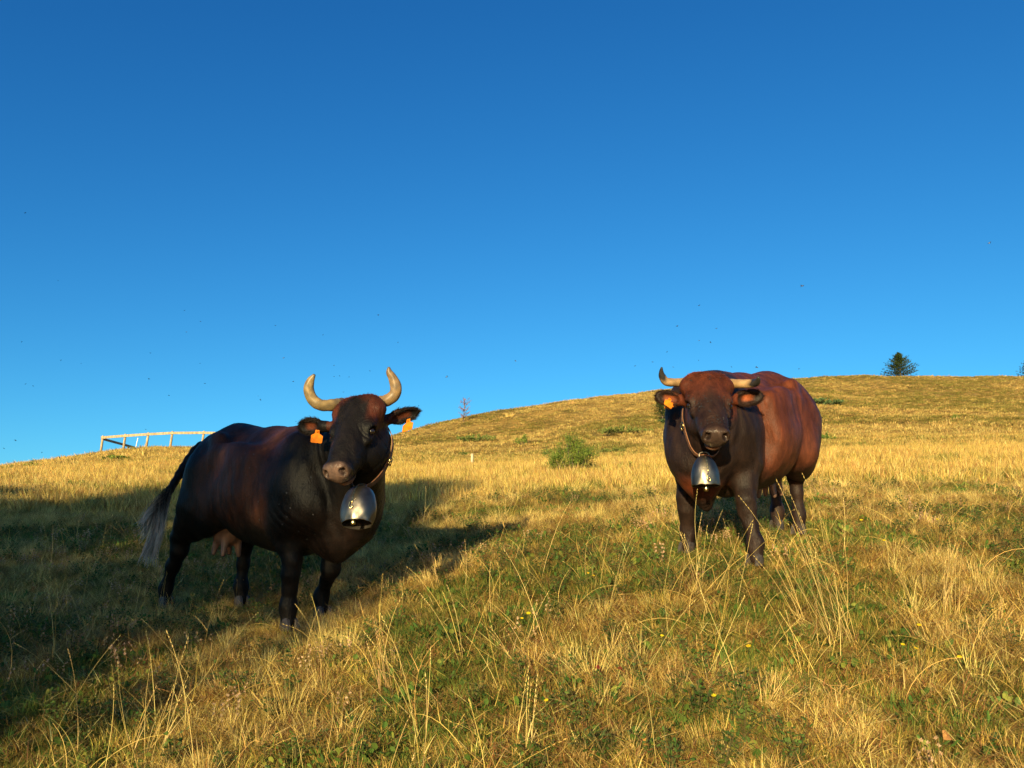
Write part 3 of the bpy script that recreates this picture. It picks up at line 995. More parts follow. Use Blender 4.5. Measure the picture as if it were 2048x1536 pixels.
def head_colour(c, V, L, H, inh, n, poll, face, reach, MUZ=(.105, .060, .045), blur=.055):
    hc = np.tile(np.array(face), (len(V), 1))
    hn = vn3(V, .03, 80)
    pm = sstep(reach + blur, reach - blur, H[:, 0] + .05 * (hn - .5) + .9 * np.maximum(0, .05 - np.abs(H[:, 1])) ) * (.55 + .45 * hn)
    pm = np.maximum(pm, sstep(.075, .105, np.abs(H[:, 1])) * sstep(.17, .08, H[:, 0]) * sstep(-.12, -.05, H[:, 2]) * .55)
    hc = hc * (1 - pm[:, None]) + np.array(poll) * pm[:, None]
    hc = hc * (.75 + .5 * hn)[:, None]
    mz = sstep(.440, .462, H[:, 0] + .012 * (hn - .5) - .35 * np.maximum(0, -.07 - H[:, 2]) * 0)
    mz = mz * (.35 + .65 * sstep(.078, .058, np.abs(H[:, 1]))) * (.55 + .45 * sstep(.455, .48, H[:, 0]))
    mz = np.maximum(mz, .8 * sstep(.41, .44, H[:, 0]) * sstep(-.115, -.135, H[:, 2]))
    hc = hc * (1 - mz[:, None]) + np.array(MUZ) * (mz * (.75 + .5 * hn))[:, None]
    ml = sstep(.012, .005, np.abs(H[:, 2] + .1235 + .010 * (H[:, 1] / .055) ** 2)) * sstep(.39, .41, H[:, 0]) * sstep(.075, .06, np.abs(H[:, 1]))
    hole = sstep(.020, .010, np.sqrt((H[:, 0] - .485) ** 2 * .4 + (np.abs(H[:, 1]) - .048) ** 2 + ((H[:, 2] + .040) * .7) ** 2))
    dark = np.maximum(ml, hole)
    hc = hc * (1 - .92 * dark[:, None])
    lip = (1 - dark) * sstep(.39, .42, H[:, 0]) * sstep(-.115, -.13, H[:, 2])
    hc = hc * (1 - .5 * lip[:, None]) + np.array([.22, .105, .06]) * (.5 * lip)[:, None]
    ey = sstep(.045, .028, np.sqrt((H[:, 0] - .182) ** 2 + (H[:, 2] + .062) ** 2 + (np.abs(H[:, 1]) - .115) ** 2))
    hc = hc * (1 - .7 * ey[:, None])
    m = inh & (H[:, 0] > -.08)
    w_ = (sstep(-.10, -.02, H[:, 0]) * inh * sstep(-.235, -.17, H[:, 2]))[:, None]
    return c * (1 - w_) + hc * w_
# ------------------------------------------------------------------ the two cows
def leg_builder(pos, z, heading, tilt):
    h = hat([*heading, 0]); l = np.array([-h[1], h[0], 0.0])
    fx = h * math.cos(tilt) + np.array([0, 0, -math.sin(tilt)])
    fz = h * math.sin(tilt) + np.array([0, 0, math.cos(tilt)])
    A = np.array([fx, l, fz]).T; O = np.array([*pos, z])
    def foot(x, y):
        wp = O + h * x + l * y
        wp[2] = gz(wp[0], wp[1]) + .055
        return A.T @ (wp - O)
    def fore(sg, x, y, bend=.03):
        f = foot(x, y); e_ = np.array([.44, sg * .19, .60])
        kn = e_ * .47 + (f + [0, 0, .08]) * .53 + [bend, 0, 0]
        ft = f + [-.025, 0, .10]
        mid = kn * .5 + ft * .5
        return [(.50, sg * .19, .82, .13), (*e_, .108), (*(e_ * .55 + kn * .45), .074), (*(kn + [0, 0, .05]), .055), (*(kn - [0, 0, .03]), .052), (*mid, .037), (*ft, .045), (f[0], f[1], f[2], .044)]
    def hind(sg, x, y, hx=-.07):
        f = foot(x, y); st = np.array([-.46 + .42 * min(0, x + .6), sg * .20, .66])
        hk = f + np.array([hx, 0, .44])
        ft = f + [-.03, 0, .10]
        return [(-.60, sg * .17, .88, .19), (*st, .165), (*(st * .5 + hk * .5 + [-.01, 0, -.01]), .118), (*(hk + [0.0, 0, .05]), .068), (*(hk - [0, 0, .05]), .053), (*(hk * .5 + ft * .5), .040), (*ft, .047), (f[0], f[1], f[2], .045)]
    return fore, hind

def horn_pts(rows, d0, d1, rs_=1.0):
    out = []
    for i, (px, py, r) in enumerate(rows):
        d = d0 + (d1 - d0) * (i / (len(rows) - 1)) ** 1.2 + (.12, .03)[i] * (i < 2) if i < 2 else d0 + (d1 - d0) * (i / (len(rows) - 1)) ** 1.2
        out.append([*P(px, py, d), r * 1.06 * d / F * rs_])
    return out

LP, LZ, LH, LT = (-1.72, 5.76), 1.235, (.766, -.643), .10
fore, hind = leg_builder(LP, LZ, LH, LT)

def switch_left(root, O):
    tips = []
    n = 620
    base = np.array([P(319, 1010, 5.95)] * n) + RS.randn(n, 3) * [.016, .012, .02]
    up = RS.rand(n, 1)
    base = base + (P(336, 983, 6.0) - P(319, 1010, 5.95)) * up * 1.2
    V, T, C = [], [], []
    locks = [(268, 1058), (276, 1088), (278, 1126), (290, 1142), (298, 1138), (308, 1146), (304, 1112), (284, 1080), (275, 1142), (314, 1092), (264, 1070), (272, 1050)]
    for i in range(n):
        li = RS.randint(len(locks))
        tp = P(locks[li][0], locks[li][1], 5.9 + .05 * math.sin(li * 2.1)) + RS.randn(3) * .014
        b = base[i]
        mid1 = b * .66 + tp * .34 + np.array([(-.03 if locks[li][1] < 1100 else .012), 0, -.03]) + RS.randn(3) * .010
        mid2 = b * .30 + tp * .70 + np.array([.018 * math.sin(li * 3.3), 0, -.02]) + RS.randn(3) * .008
        cut = RS.uniform(.55, 1.0)
        S = spline([b, mid1, mid2, tp], 9)
        S = S[:max(4, int(9 * cut))]
        side = hat(np.cross(S[-1] - S[0], RS.randn(3)))
        g = RS.uniform(.7, 1.2)
        n0 = len(V)
        for k, q in enumerate(S):
            f = k / 8
            w_ = .0019 * (1 - .5 * k / len(S))
            t = min(1, max(0, (f - .05) / .35))
            c = np.array([.014, .012, .012]) * (1 - t) + np.array([.34, .325, .30]) * t * g
            V += [q - side * w_ - O, q + side * w_ - O]; C += [c, c]
        for k in range(len(S) - 1): T.append((n0 + 2 * k, n0 + 2 * k + 1, n0 + 2 * k + 3, n0 + 2 * k + 2))
    o = mesh_obj('tail_switch', V, np.array(T), M_HAIR, root, False, np.array(C))

def horn_pale(f, a):
    base = np.array([.24, .155, .065]); g = np.array([.115, .082, .045]); dark = np.array([.05, .045, .035])
    m = .5 + .5 * math.sin(7 * f * 3 + 2 * math.sin(a * 2)) * math.sin(a + 3 * f * 6)
    c = base * m + g * (1 - m)
    c = c * (1 - .5 * max(0, .12 - f) / .12)
    t = min(1, max(0, (f - .93) / .05)) * .6
    return c * (1 - t) + dark * t

def horn_tipped(f, a):
    base = np.array([.28, .185, .08]); dark = np.array([.022, .02, .018])
    m = .5 + .5 * math.sin(19 * f + 2 * math.sin(a * 2))
    c = base * (.75 + .25 * m)
    t = min(1, max(0, (f - .55 + .05 * math.sin(a * 3)) / .10))
    return c * (1 - t) + dark * t

left = make_cow(dict(
    label='black cow with brown flank, upright pale horns and grey tail switch, on the left', scale=1, pos=LP, z=LZ, heading=LH, tilt=LT,
    legs=[fore(-1, .52, -.16), fore(1, .33, .24), hind(-1, -1.0, -.20, .11), hind(1, -.55, .16, -.05)],
    brisket=[((.72, .02, .60), (.13, .12, .22), .08), ((.60, 0, .54), (.16, .10, .12), .08)],
    poll=P(713, 806, 4.80), face=(-.115, -.60, -.78), brow=(-.30, -.72, .62), head_scale=1.13,
    neck=[((.40, 0, 1.02), .19, (.03, 0, -.16), .10, .10), ((.46, .13, .90), .27, (.10, .01, -.22), .12, .10),
          ((.58, .17, .80), .24, (.20, .03, -.22), .09, .09), ((.72, .11, .66), .17, (.26, .02, -.20), .045, .09)],
    ears=[dict(root=P(650, 853, 4.90), tip=P(598, 853, 4.97), open=np.array([-.15, -.9, -.25]), w=.056),
          dict(root=P(772, 840, 4.93), tip=P(839, 822, 4.98), open=np.array([.25, -.8, -.55]), w=.052)],
    tail=[(-.60, 0, 1.16, .05), (-.84, 0, 1.09, .046), ('w', *P(400, 893, 6.22), .034), ('w', *P(370, 932, 6.15), .028), ('w', *P(346, 970, 6.05), .022), ('w', *P(322, 1012, 5.95), .016)],
    horns=[dict(ctrl=horn_pts([(684, 807, 11), (665, 810, 11.5), (642, 810, 11), (625, 798, 10.8), (617, 779, 10), (621, 762, 7.8), (629, 749, 2.6)], 4.90, 4.82), col=horn_pale, seed=1),
           dict(ctrl=horn_pts([(738, 806, 11), (758, 805, 12), (773, 801, 11.5), (788, 790, 11.5), (792, 774, 11), (786, 757, 9), (779, 745, 6.5), (777.5, 734, 2.2)], 4.91, 4.83), col=horn_pale, seed=2)],
    udder=((-.50, -.05, .54), (.14, .13, .17)), coat=coat_left, ear_in=(.09, .024, .010), fringe=(.020, .015, .013), ribs=1.0, switch=switch_left))
O_ = left['O']
ear_tag(left['root'], O_, P(635, 860, 4.87), hat([.98, .0, -.10]), hat([-.05, -.1, -1]), .072, .080)
ear_tag(left['root'], O_, P(817, 838, 4.90), hat([.9, -.3, .25]), hat([-.12, -.1, -1]), .072, .075)
HW = left['HW']
make_bell(left, dict(label='egg-shaped steel cowbell with open mouth hanging under the chin of the left cow', centre=HW((.17, .0, -.25)) + np.array([0, .02, 0]), down=(0.02, 0, -1), normal=(.0, -.97, .22),
    top=P(722, 975, 4.74), width=.06, buckle=16, height=.232, radius=.106, axis=(.0, -.36, -.93), front=(-.25, -1, 0), style=0, flat=.85, hook=-.66, clapper=.25, clap_y=.45, loop_l=.10, loop_r=.165))

RP, RZ, RH, RT = (1.745, 5.88), 1.65, (-.65, -.76), .15
fore, hind = leg_builder(RP, RZ, RH, RT)

def coat_right(V, N, L, H, inh):
    n = vn3(L, .12, 90) * .6 + vn3(L, .035, 94) * .4
    rust = np.array([.080, .0215, .0090])
    c = np.tile(rust, (len(V), 1)) * (.72 + .5 * n)[:, None]
    c = c * (1 - .35 * sstep(.95, .65, L[:, 2])[:, None]) + np.array([.055, .024, .015]) * (.35 * sstep(.95, .65, L[:, 2]))[:, None]
    dk = sstep(.22, .42, L[:, 0] + .08 * (n - .5))
    low = sstep(.60, .44, L[:, 2] + .1 * (n - .5))
    rear = sstep(-.48, -.76, L[:, 0] + .10 * (n - .5) + .25 * (L[:, 2] - 1.0)) * .8
    dk = np.maximum(np.maximum(dk, low), rear)
    chest = sstep(.45, .60, L[:, 0]) * sstep(.17, .08, np.abs(L[:, 1])) * sstep(.62, .50, L[:, 2]) * sstep(.38, .50, L[:, 2])
    dcol = np.array([.017, .0098, .0075])
    c = c * (1 - dk[:, None]) + dcol * (dk * (.7 + .6 * n))[:, None]
    c = c * (1 - .85 * chest[:, None]) + np.array([.10, .024, .009]) * (.85 * chest * (.6 + .6 * n))[:, None]
    return head_colour(c, V, L, H, inh, n, (.085, .020, .008), (.021, .0108, .0080), .15, (.048, .030, .023), .11)

right = make_cow(dict(
    label='reddish brown cow on the right, facing the camera with dark-tipped sideways horns', scale=1, pos=RP, z=RZ, heading=RH, tilt=RT,
    legs=[fore(1, .60, .27), fore(-1, .47, -.28), hind(1, -.56, .12), hind(-1, -.68, -.10)],
    brisket=[((.68, 0, .56), (.11, .10, .18), .08), ((.62, -.02, .44), (.07, .055, .12), .06)],
    poll=P(1414, 757, 5.02), face=(-.08, -.66, -.74), brow=(-.03, -.72, .66), head_scale=1.10, cw=.70,
    neck=[((.40, 0, 1.04), .19, (.02, 0, -.13), .105, .10), ((.46, .06, .92), .22, (.10, 0, -.22), .12, .10),
          ((.58, .06, .78), .18, (.18, 0, -.22), .08, .09), ((.66, .02, .64), .13, (.24, 0, -.20), .045, .09)],
    ears=[dict(root=P(1368, 802, 5.10), tip=P(1312, 792, 5.14), open=np.array([-.1, -.95, -.2]), w=.050),
          dict(root=P(1462, 800, 5.10), tip=P(1524, 792, 5.12), open=np.array([.1, -.95, -.25]), w=.053)],
    tail=[(-.72, 0, 1.13, .05), (-.87, 0, 1.08, .040), (-.93, .02, .95, .030), (-.93, .03, .70, .024), (-.90, .03, .45, .018)],
    horns=[dict(ctrl=horn_pts([(1385, 764, 9), (1367, 764.5, 8.8), (1349, 765, 8.2), (1332, 763, 8), (1324.5, 753, 6.8), (1322.5, 744, 4.6), (1323.5, 735, 1.8)], 5.11, 5.0), col=horn_tipped, seed=3),
           dict(ctrl=horn_pts([(1443, 767, 9.3), (1458, 767, 9.2), (1478, 767, 8.8), (1497, 767.5, 8.4), (1509, 766, 8.0), (1515, 762, 6), (1517, 754, 2)], 5.11, 4.90), col=horn_tipped, seed=4)],
    udder=((-.40, 0, .52), (.13, .12, .12)), coat=coat_right, ear_in=(.20, .05, .016), fringe=(.030, .016, .012), ribs=.4))
O_ = right['O']
ear_tag(right['root'], O_, P(1340, 797, 5.02), hat([.72, -.3, -.60]), hat([-.35, -.25, -.9]), .060, .058)
ear_tag(right['root'], O_, P(1345, 806, 5.07), hat([.9, -.2, -.3]), hat([-.75, .0, -.75]), .045, .050)
HW = right['HW']
make_bell(right, dict(label='dome-shaped steel cowbell with clapper below the rim under the right cow', centre=HW((.17, 0, -.25)) + np.array([0, .02, 0]), down=(-0.02, 0, -1), normal=(.0, -.97, .22),
    top=P(1408, 911, 5.03), width=.035, buckle=52, height=.192, radius=.090, axis=(.0, -.06, -1), front=(.02, -1, 0), style=1, flat=.85, hook=-.80, clapper=.222, clap_y=.0, loop_r=.10, loop_l=.165))
# ------------------------------------------------------------------ meadow ground
def ground_sheet():
    rr = np.concatenate([np.linspace(.3, 30, 190), 30 * (275 / 30) ** np.linspace(0, 1, 150)[1:]])
    ph = np.concatenate([np.radians(np.linspace(-46, 46, 330)), np.radians(np.linspace(46, 314, 90))[1:-1]])
    R_, Ph = np.meshgrid(rr, ph, indexing='ij')
    X, Y = R_ * np.sin(Ph), R_ * np.cos(Ph) - 0.5
    Z = ground(X, Y)
    V = np.stack([X, Y, Z], -1).reshape(-1, 3)
    n, m = R_.shape
    i, j = np.meshgrid(np.arange(n - 1), np.arange(m), indexing='ij')
    j2 = (j + 1) % m
    Q = np.stack([i * m + j, (i + 1) * m + j, (i + 1) * m + j2, i * m + j2], -1).reshape(-1, 4)[:, ::-1]
    V = np.vstack([V, [[0, -.5, float(ground(0., -.5))]]])
    o = mesh_obj('ground', V, Q.copy(), M_GROUND, smooth=True)
    o['kind'] = 'structure'
    hub = [(len(V) - 1, k, (k + 1) % m) for k in range(m)]
    return o
ground_sheet()

# ------------------------------------------------------------------ plant building blocks (meshes only; shared by many plants)
STRAW = [(.66, .475, .14), (.56, .395, .10), (.72, .54, .19), (.45, .30, .07), (.60, .42, .10)]
RUST = [(.26, .125, .045), (.33, .17, .06)]
OLIVE = [(.16, .18, .035), (.12, .15, .03), (.24, .22, .05), (.19, .19, .04)]
HILL = [(.50, .355, .115), (.42, .295, .09), (.31, .225, .075), (.58, .43, .145)]
HILLG = [(.21, .19, .05), (.26, .21, .055), (.17, .17, .04), (.28, .20, .06)]
GREEN = [(.075, .13, .026), (.055, .105, .022), (.10, .155, .032)]

def blade(mb, root, az, lean, L, wdt, col, segs=3, droop=.6, r=rnd):
    d = np.array([math.cos(az) * math.sin(lean), math.sin(az) * math.sin(lean), math.cos(lean)])
    sa = az + math.pi / 2 + r.uniform(-.8, .8)
    side = np.array([math.cos(sa), math.sin(sa), 0]) * wdt / 2
    p = np.array(root, float)
    V, Fs = [], []
    for k in range(segs):
        t = k / segs
        w_ = 1 - .75 * t * t
        V += [p - side * w_, p + side * w_]
        p = p + d * (L / segs)
        d = d + np.array([math.cos(az), math.sin(az), 0]) * droop / segs * .6 - np.array([0, 0, droop * .8 / segs * (t + .4)])
        d /= np.linalg.norm(d)
    V.append(p)
    for k in range(segs - 1): Fs.append((2 * k, 2 * k + 1, 2 * k + 3, 2 * k + 2))
    Fs.append((2 * segs - 2, 2 * segs - 1, 2 * segs))
    n0 = len(mb.v)
    mb.add(V, Fs, col)
    return p

def vary(c, a=.22, r=rnd):
    k = 1 + r.uniform(-a, a)
    return tuple(x * k * (1 + r.uniform(-.06, .06)) for x in c)

def tuft(seed, n, rad, L, lean, wdt, pal, droop=.7, segs=3):
    r = random.Random(seed); mb = MB()
    for i in range(n):
        a = r.uniform(0, 6.283); q = rad * math.sqrt(r.random())
        l_ = abs(r.gauss(0, 1)) * lean + q / max(rad, .01) * lean * .7
        blade(mb, (q * math.cos(a), q * math.sin(a), -.015), a + r.uniform(-.7, .7), min(l_, 1.45), L * r.uniform(.5, 1.15), wdt * r.uniform(.6, 1.3), vary(r.choice(pal), .25, r), segs, droop * r.uniform(.3, 1.6), r)
    return mb

def litter(seed, n, rad, pal):
    r = random.Random(seed); mb = MB()
    for i in range(n):
        a = r.uniform(0, 6.283); q = rad * math.sqrt(r.random())
        blade(mb, (q * math.cos(a), q * math.sin(a), r.uniform(-.01, .03)), r.uniform(0, 6.283), r.uniform(1.0, 1.6), r.uniform(.05, .14), r.uniform(.0015, .004), vary(r.choice(pal), .3, r), 2, r.uniform(-.3, .6), r)
    return mb

def seed_head(mb, p, d, L, r, col, fat=.005):
    """spike of small husks round the top of a stem"""
    n = int(L / .0045)
    for k in range(n):
        q = p + d * (k * .0045)
        a = k * 2.4
        o = np.cross(d, [math.cos(a), math.sin(a), .3]); o /= np.linalg.norm(o) + 1e-9
        f_ = fat * math.sin(math.pi * (k + 1.2) / (n + 1.6)) * r.uniform(.7, 1.3)
        t = q + o * f_ + d * .008
        s_ = np.cross(o, d) * .0018
        mb.add([q - s_, q + s_, t], [(0, 1, 2)], vary(col, .25, r))

def stalks(seed, n, H_, spread, col, head=True, arch=.5, thick=.0016):
    r = random.Random(seed); mb = MB()
    for i in range(n):
        a = r.uniform(0, 6.283); q = r.uniform(0, spread)
        root = np.array([q * math.cos(a), q * math.sin(a), -.02])
        L = H_ * r.uniform(.55, 1.1); az = a + r.uniform(-.6, .6) if n > 1 else r.uniform(0, 6.283)
        lean = abs(r.gauss(.0, .22)) + .05
        d = np.array([math.cos(az) * math.sin(lean), math.sin(az) * math.sin(lean), math.cos(lean)])
        pts = [root]; p = root.copy(); bend = r.uniform(.2, 1.4) * arch
        for k in range(7):
            p = p + d * L / 7; pts.append(p.copy())
            d = d + np.array([math.cos(az), math.sin(az), -.5 * (k / 7)]) * bend * (.06 + .10 * k / 7) + np.array([r.gauss(0, .02), r.gauss(0, .02), 0])
            d /= np.linalg.norm(d)
        c = vary(r.choice(col) if isinstance(col, list) else col, .2, r)
        v, f = tube(pts, [thick * (1 - .5 * k / 7) for k in range(8)], 3, False); mb.add(v, f, c)
        if head: seed_head(mb, p, d, r.uniform(.03, .085), r, tuple(x * 1.1 for x in c), r.uniform(.004, .008))
        for k in range(r.randint(0, 2)):
            blade(mb, pts[r.randint(1, 4)], r.uniform(0, 6.283), r.uniform(.3, .8), L * .3, .003, vary(c, .2, r), 3, 1.0, r)
    return mb

def leaf(mb, root, az, lean, L, W_, col, r, fold=.3):
    """ovate leaf, folded along its rib, four faces"""
    d = np.array([math.cos(az) * math.sin(lean), math.sin(az) * math.sin(lean), math.cos(lean)])
    s_ = np.array([-math.sin(az), math.cos(az), 0])
    n_ = np.cross(d, s_)
    R_ = np.array(root, float)
    st = R_ + d * L * .25
    P1 = st + d * L * .28; tip = st + d * L * .75 - np.array([0, 0, L * .12])
    a, b = P1 - s_ * W_ / 2 + n_ * -fold * W_ * .5, P1 + s_ * W_ / 2 + n_ * -fold * W_ * .5
    c2, d2 = st + d * L * .55 - s_ * W_ * .36 - n_ * fold * W_ * .4, st + d * L * .55 + s_ * W_ * .36 - n_ * fold * W_ * .4
    m2 = st + d * L * .55
    mb.add([R_ - s_ * .0008, R_ + s_ * .0008, st, P1, a, b, m2, c2, d2, tip], [(0, 1, 2), (2, 3, 4), (2, 5, 3), (4, 3, 6, 7), (3, 5, 8, 6), (7, 6, 9), (6, 8, 9)], col)

def herb(seed, n, rad, L, W_, pal, up=.9):
    r = random.Random(seed); mb = MB()
    for i in range(n):
        a = r.uniform(0, 6.283); q = rad * math.sqrt(r.random())
        leaf(mb, (q * math.cos(a), q * math.sin(a), r.uniform(-.01, .03)), a + r.uniform(-.8, .8), r.uniform(.5, 1.35) * up, L * r.uniform(.6, 1.2), W_ * r.uniform(.6, 1.2), vary(r.choice(pal), .3, r), r)
    return mb

def bush_herb(seed, n, H_, rad, L, W_, pal):
    r = random.Random(seed); mb = MB()
    for i in range(n):
        a = r.uniform(0, 6.283); ln = r.uniform(0, .7)
        d = np.array([math.cos(a) * math.sin(ln), math.sin(a) * math.sin(ln), math.cos(ln)])
        h_ = H_ * r.uniform(.5, 1)
        v, f = tube([(0, 0, 0), d * h_ * .5, d * h_], [.0018, .0014, .0008], 3, False); mb.add(v, f, (.12, .10, .04))
        for k in range(int(h_ / .018)):
            t = (k + 1) * .018
            leaf(mb, d * t, k * 2.4 + a, r.uniform(.8, 1.3), L * r.uniform(.7, 1.2), W_ * r.uniform(.7, 1.2), vary(r.choice(pal), .3, r), r)
    return mb

def puff(seed, n, H_, spread, col):
    """dry knapweed-like heads on thin stems"""
    r = random.Random(seed); mb = MB()
    for i in range(n):
        a = r.uniform(0, 6.283); q = r.uniform(0, spread); az = r.uniform(0, 6.283)
        ln = r.uniform(0, .35)
        d = np.array([math.cos(az) * math.sin(ln), math.sin(az) * math.sin(ln), math.cos(ln)])
        p0 = np.array([q * math.cos(a), q * math.sin(a), 0.0]); h_ = H_ * r.uniform(.5, 1.1)
        p1 = p0 + d * h_
        v, f = tube([p0, (p0 + p1) / 2 + [r.gauss(0, .006), r.gauss(0, .006), 0], p1], [.0013, .0012, .001], 3, False); mb.add(v, f, (.28, .17, .07))
        for m_ in range(r.randint(1, 3)):
            c = p1 - d * m_ * .022 + np.array([r.gauss(0, .006), r.gauss(0, .006), 0])
            for k in range(9):
                o = np.array([r.gauss(0, 1), r.gauss(0, 1), r.gauss(.2, 1)]); o /= np.linalg.norm(o)
                s_ = np.cross(o, [r.random(), r.random(), r.random()]) * .0045
                mb.add([c - s_, c + s_, c + o * .009], [(0, 1, 2)], vary(col, .25, r))
    return mb

LIB = {}
def lib(name, mb, mat):
    o = mb.obj(name, mat, smooth=False, link=False)
    LIB.setdefault(name, []).append(o)

for k in range(5): lib('dry_tuft', tuft(10 + k, 72, .060, .100, .52, .0022, STRAW + RUST[:1], .8), M_GRASS)
for k in range(3): lib('pale_tuft', tuft(20 + k, 85, .045, .16, .42, .0019, [STRAW[0], STRAW[2], (.76, .57, .21)], .9, 4), M_GRASS)
for k in range(5): lib('olive_tuft', tuft(30 + k, 68, .055, .085, .58, .0026, OLIVE + [STRAW[3]], .8), M_GRASS)
for k in range(3): lib('green_tuft', tuft(40 + k, 52, .05, .095, .52, .0034, GREEN + OLIVE[:1], .7), M_GRASS)
for k in range(4): lib('litter', litter(50 + k, 60, .13, STRAW[1:4] + RUST), M_GRASS)
for k in range(6): lib('stalk', stalks(60 + k, rnd.randint(1, 3), .50, .03, [STRAW[0], STRAW[2], STRAW[1]], True, .7), M_GRASS)
for k in range(3): lib('bent_stalk', stalks(70 + k, 2, .42, .04, [STRAW[0], STRAW[4], RUST[1]], True, 2.4), M_GRASS)
for k in range(4): lib('herb', herb(80 + k, 15, .05, .050, .020, GREEN + [OLIVE[0]], .95), M_LEAF)
for k in range(3): lib('leafy', bush_herb(90 + k, 9, .13, .04, .026, .013, GREEN + [(.09, .12, .04)]), M_LEAF)
for k in range(3): lib('puff', puff(100 + k, 4, .16, .05, (.50, .33, .20)), M_GRASS)
for k in range(2): lib('blossom', puff(106 + k, 2, .10, .03, (.80, .52, .03)), M_GRASS)
for k in range(4): lib('far_dry', tuft(110 + k, 90, .17, .22, .45, .0075, STRAW + RUST[:1], .7, 2), M_GRASS)
for k in range(3): lib('far_green', tuft(120 + k, 90, .17, .17, .55, .009, OLIVE + GREEN[:1], .6, 2), M_GRASS)
for k in range(4): lib('hill_dry', tuft(130 + k, 70, .46, .20, .7, .030, HILL, .5, 2), M_GRASS)
for k in range(3): lib('hill_green', tuft(140 + k, 70, .46, .18, .75, .036, HILLG, .4, 2), M_GRASS)

SHADE = [(-4.9, -18, 5.4, 2.65, 1, 'leafy tree behind the camera, nearest the cows of the shade trees'), (-8.4, -18.5, 5.0, 3.1, 2, 'leafy tree behind the camera, second of the shade trees'),
         (-12.0, -18, 4.7, 3.1, 3, 'leafy tree behind the camera, outermost of the shade trees')]
COLLS = {}
for nm, obs in LIB.items():
    c = bpy.data.collections.new('lib_' + nm)          # kept out of the scene
    for o in obs: c.objects.link(o)
    COLLS[nm] = c

def scatter(name, coll, pts, scale, tiltmax=.15, label=None, cat=None, zoff=0.0, toscale=None):
    pts = np.asarray(pts, float)
    n = len(pts)
    me = bpy.data.meshes.new(name)
    me.vertices.add(n)
    me.vertices.foreach_set('co', pts.astype(np.float32).ravel())
    a = me.attributes.new('rot', 'FLOAT_VECTOR', 'POINT')
    rot = np.stack([RS.randn(n) * tiltmax, RS.randn(n) * tiltmax, RS.rand(n) * 6.283], -1).astype(np.float32)
    a.data.foreach_set('vector', rot.ravel())
    a = me.attributes.new('scl', 'FLOAT', 'POINT'); a.data.foreach_set('value', np.asarray(scale, np.float32))
    a = me.attributes.new('idx', 'INT', 'POINT'); a.data.foreach_set('value', RS.randint(0, 1000, n).astype(np.int32))
    o = bpy.data.objects.new(name, me); COL.objects.link(o)
    ng = bpy.data.node_groups.new('scatter_' + name, 'GeometryNodeTree')
    ng.interface.new_socket('Geometry', in_out='INPUT', socket_type='NodeSocketGeometry')
    ng.interface.new_socket('Geometry', in_out='OUTPUT', socket_type='NodeSocketGeometry')
    gi = ng.nodes.new('NodeGroupInput'); go = ng.nodes.new('NodeGroupOutput')
    ci = ng.nodes.new('GeometryNodeCollectionInfo')
    ci.inputs['Collection'].default_value = coll
    ci.inputs['Separate Children'].default_value = True
    ci.inputs['Reset Children'].default_value = True
    ip = ng.nodes.new('GeometryNodeInstanceOnPoints')
    ip.inputs['Pick Instance'].default_value = True
    def at(nm, dt):
        x = ng.nodes.new('GeometryNodeInputNamedAttribute'); x.data_type = dt; x.inputs['Name'].default_value = nm
        return [s_ for s_ in x.outputs if s_.enabled and s_.name == 'Attribute'][0]
    er = ng.nodes.new('FunctionNodeEulerToRotation')
    ng.links.new(gi.outputs[0], ip.inputs['Points'])
    ng.links.new(ci.outputs[0], ip.inputs['Instance'])
    ng.links.new(at('idx', 'INT'), ip.inputs['Instance Index'])
    ng.links.new(at('rot', 'FLOAT_VECTOR'), er.inputs[0])
    ng.links.new(er.outputs[0], ip.inputs['Rotation'])
    ng.links.new(at('scl', 'FLOAT'), ip.inputs['Scale'])
    ng.links.new(ip.outputs[0], go.inputs[0])
    md = o.modifiers.new('scatter', 'NODES'); md.node_group = ng
    tag(o, label, cat, kind='stuff')
    return o

def field(n, d0, d1, pw=1.0, umax=.80):
    """n random places between two depths, a little wider than the picture"""
    t = RS.rand(n)
    d = (d0 ** (2 - pw) + t * (d1 ** (2 - pw) - d0 ** (2 - pw))) ** (1 / (2 - pw)) if pw != 2 else d0 * (d1 / d0) ** t
    x = RS.uniform(-umax, umax, n) * (d + .6)
    return x, d

def patch(x, y):                      # 0 = green hollow, 1 = dry golden stand
    return np.clip((fbm(x, y, 1.0, 150, 3) - .5) * 3.4 + .54 + (fbm(x, y, 5.0, 160, 2) - .5) * 1.2 + .25 * sstep(8, 12, y) - .42 * sstep(-.6, -2.2, x) * sstep(3.6, 5.5, y) * sstep(13, 10, y), 0, 1)

HOOF_SPOTS = []
for cw_ in (left, right):
    for q in cw_['feet']: HOOF_SPOTS.append((q[0], q[1]))
def place(name, coll, n, d0, d1, pw, want, smin, smax, tiltmax=.15, label=None, cat=None, umax=.80, dz=0.0):
    x, y = field(n, d0, d1, pw, umax)
    keep = RS.rand(n) < want(x, y)
    x, y = x[keep], y[keep]
    z = ground(x, y) + dz
    s_ = RS.uniform(smin, smax, len(x))
    for (hx, hy) in HOOF_SPOTS:            # grazed and trodden round the hooves
        s_ = s_ * (.7 + .3 * sstep(.05, .45, np.hypot(x - hx, (y - hy + .12) * .8)))
    return scatter(name, COLLS[coll], np.stack([x, y, z], -1), s_, tiltmax, label, cat)

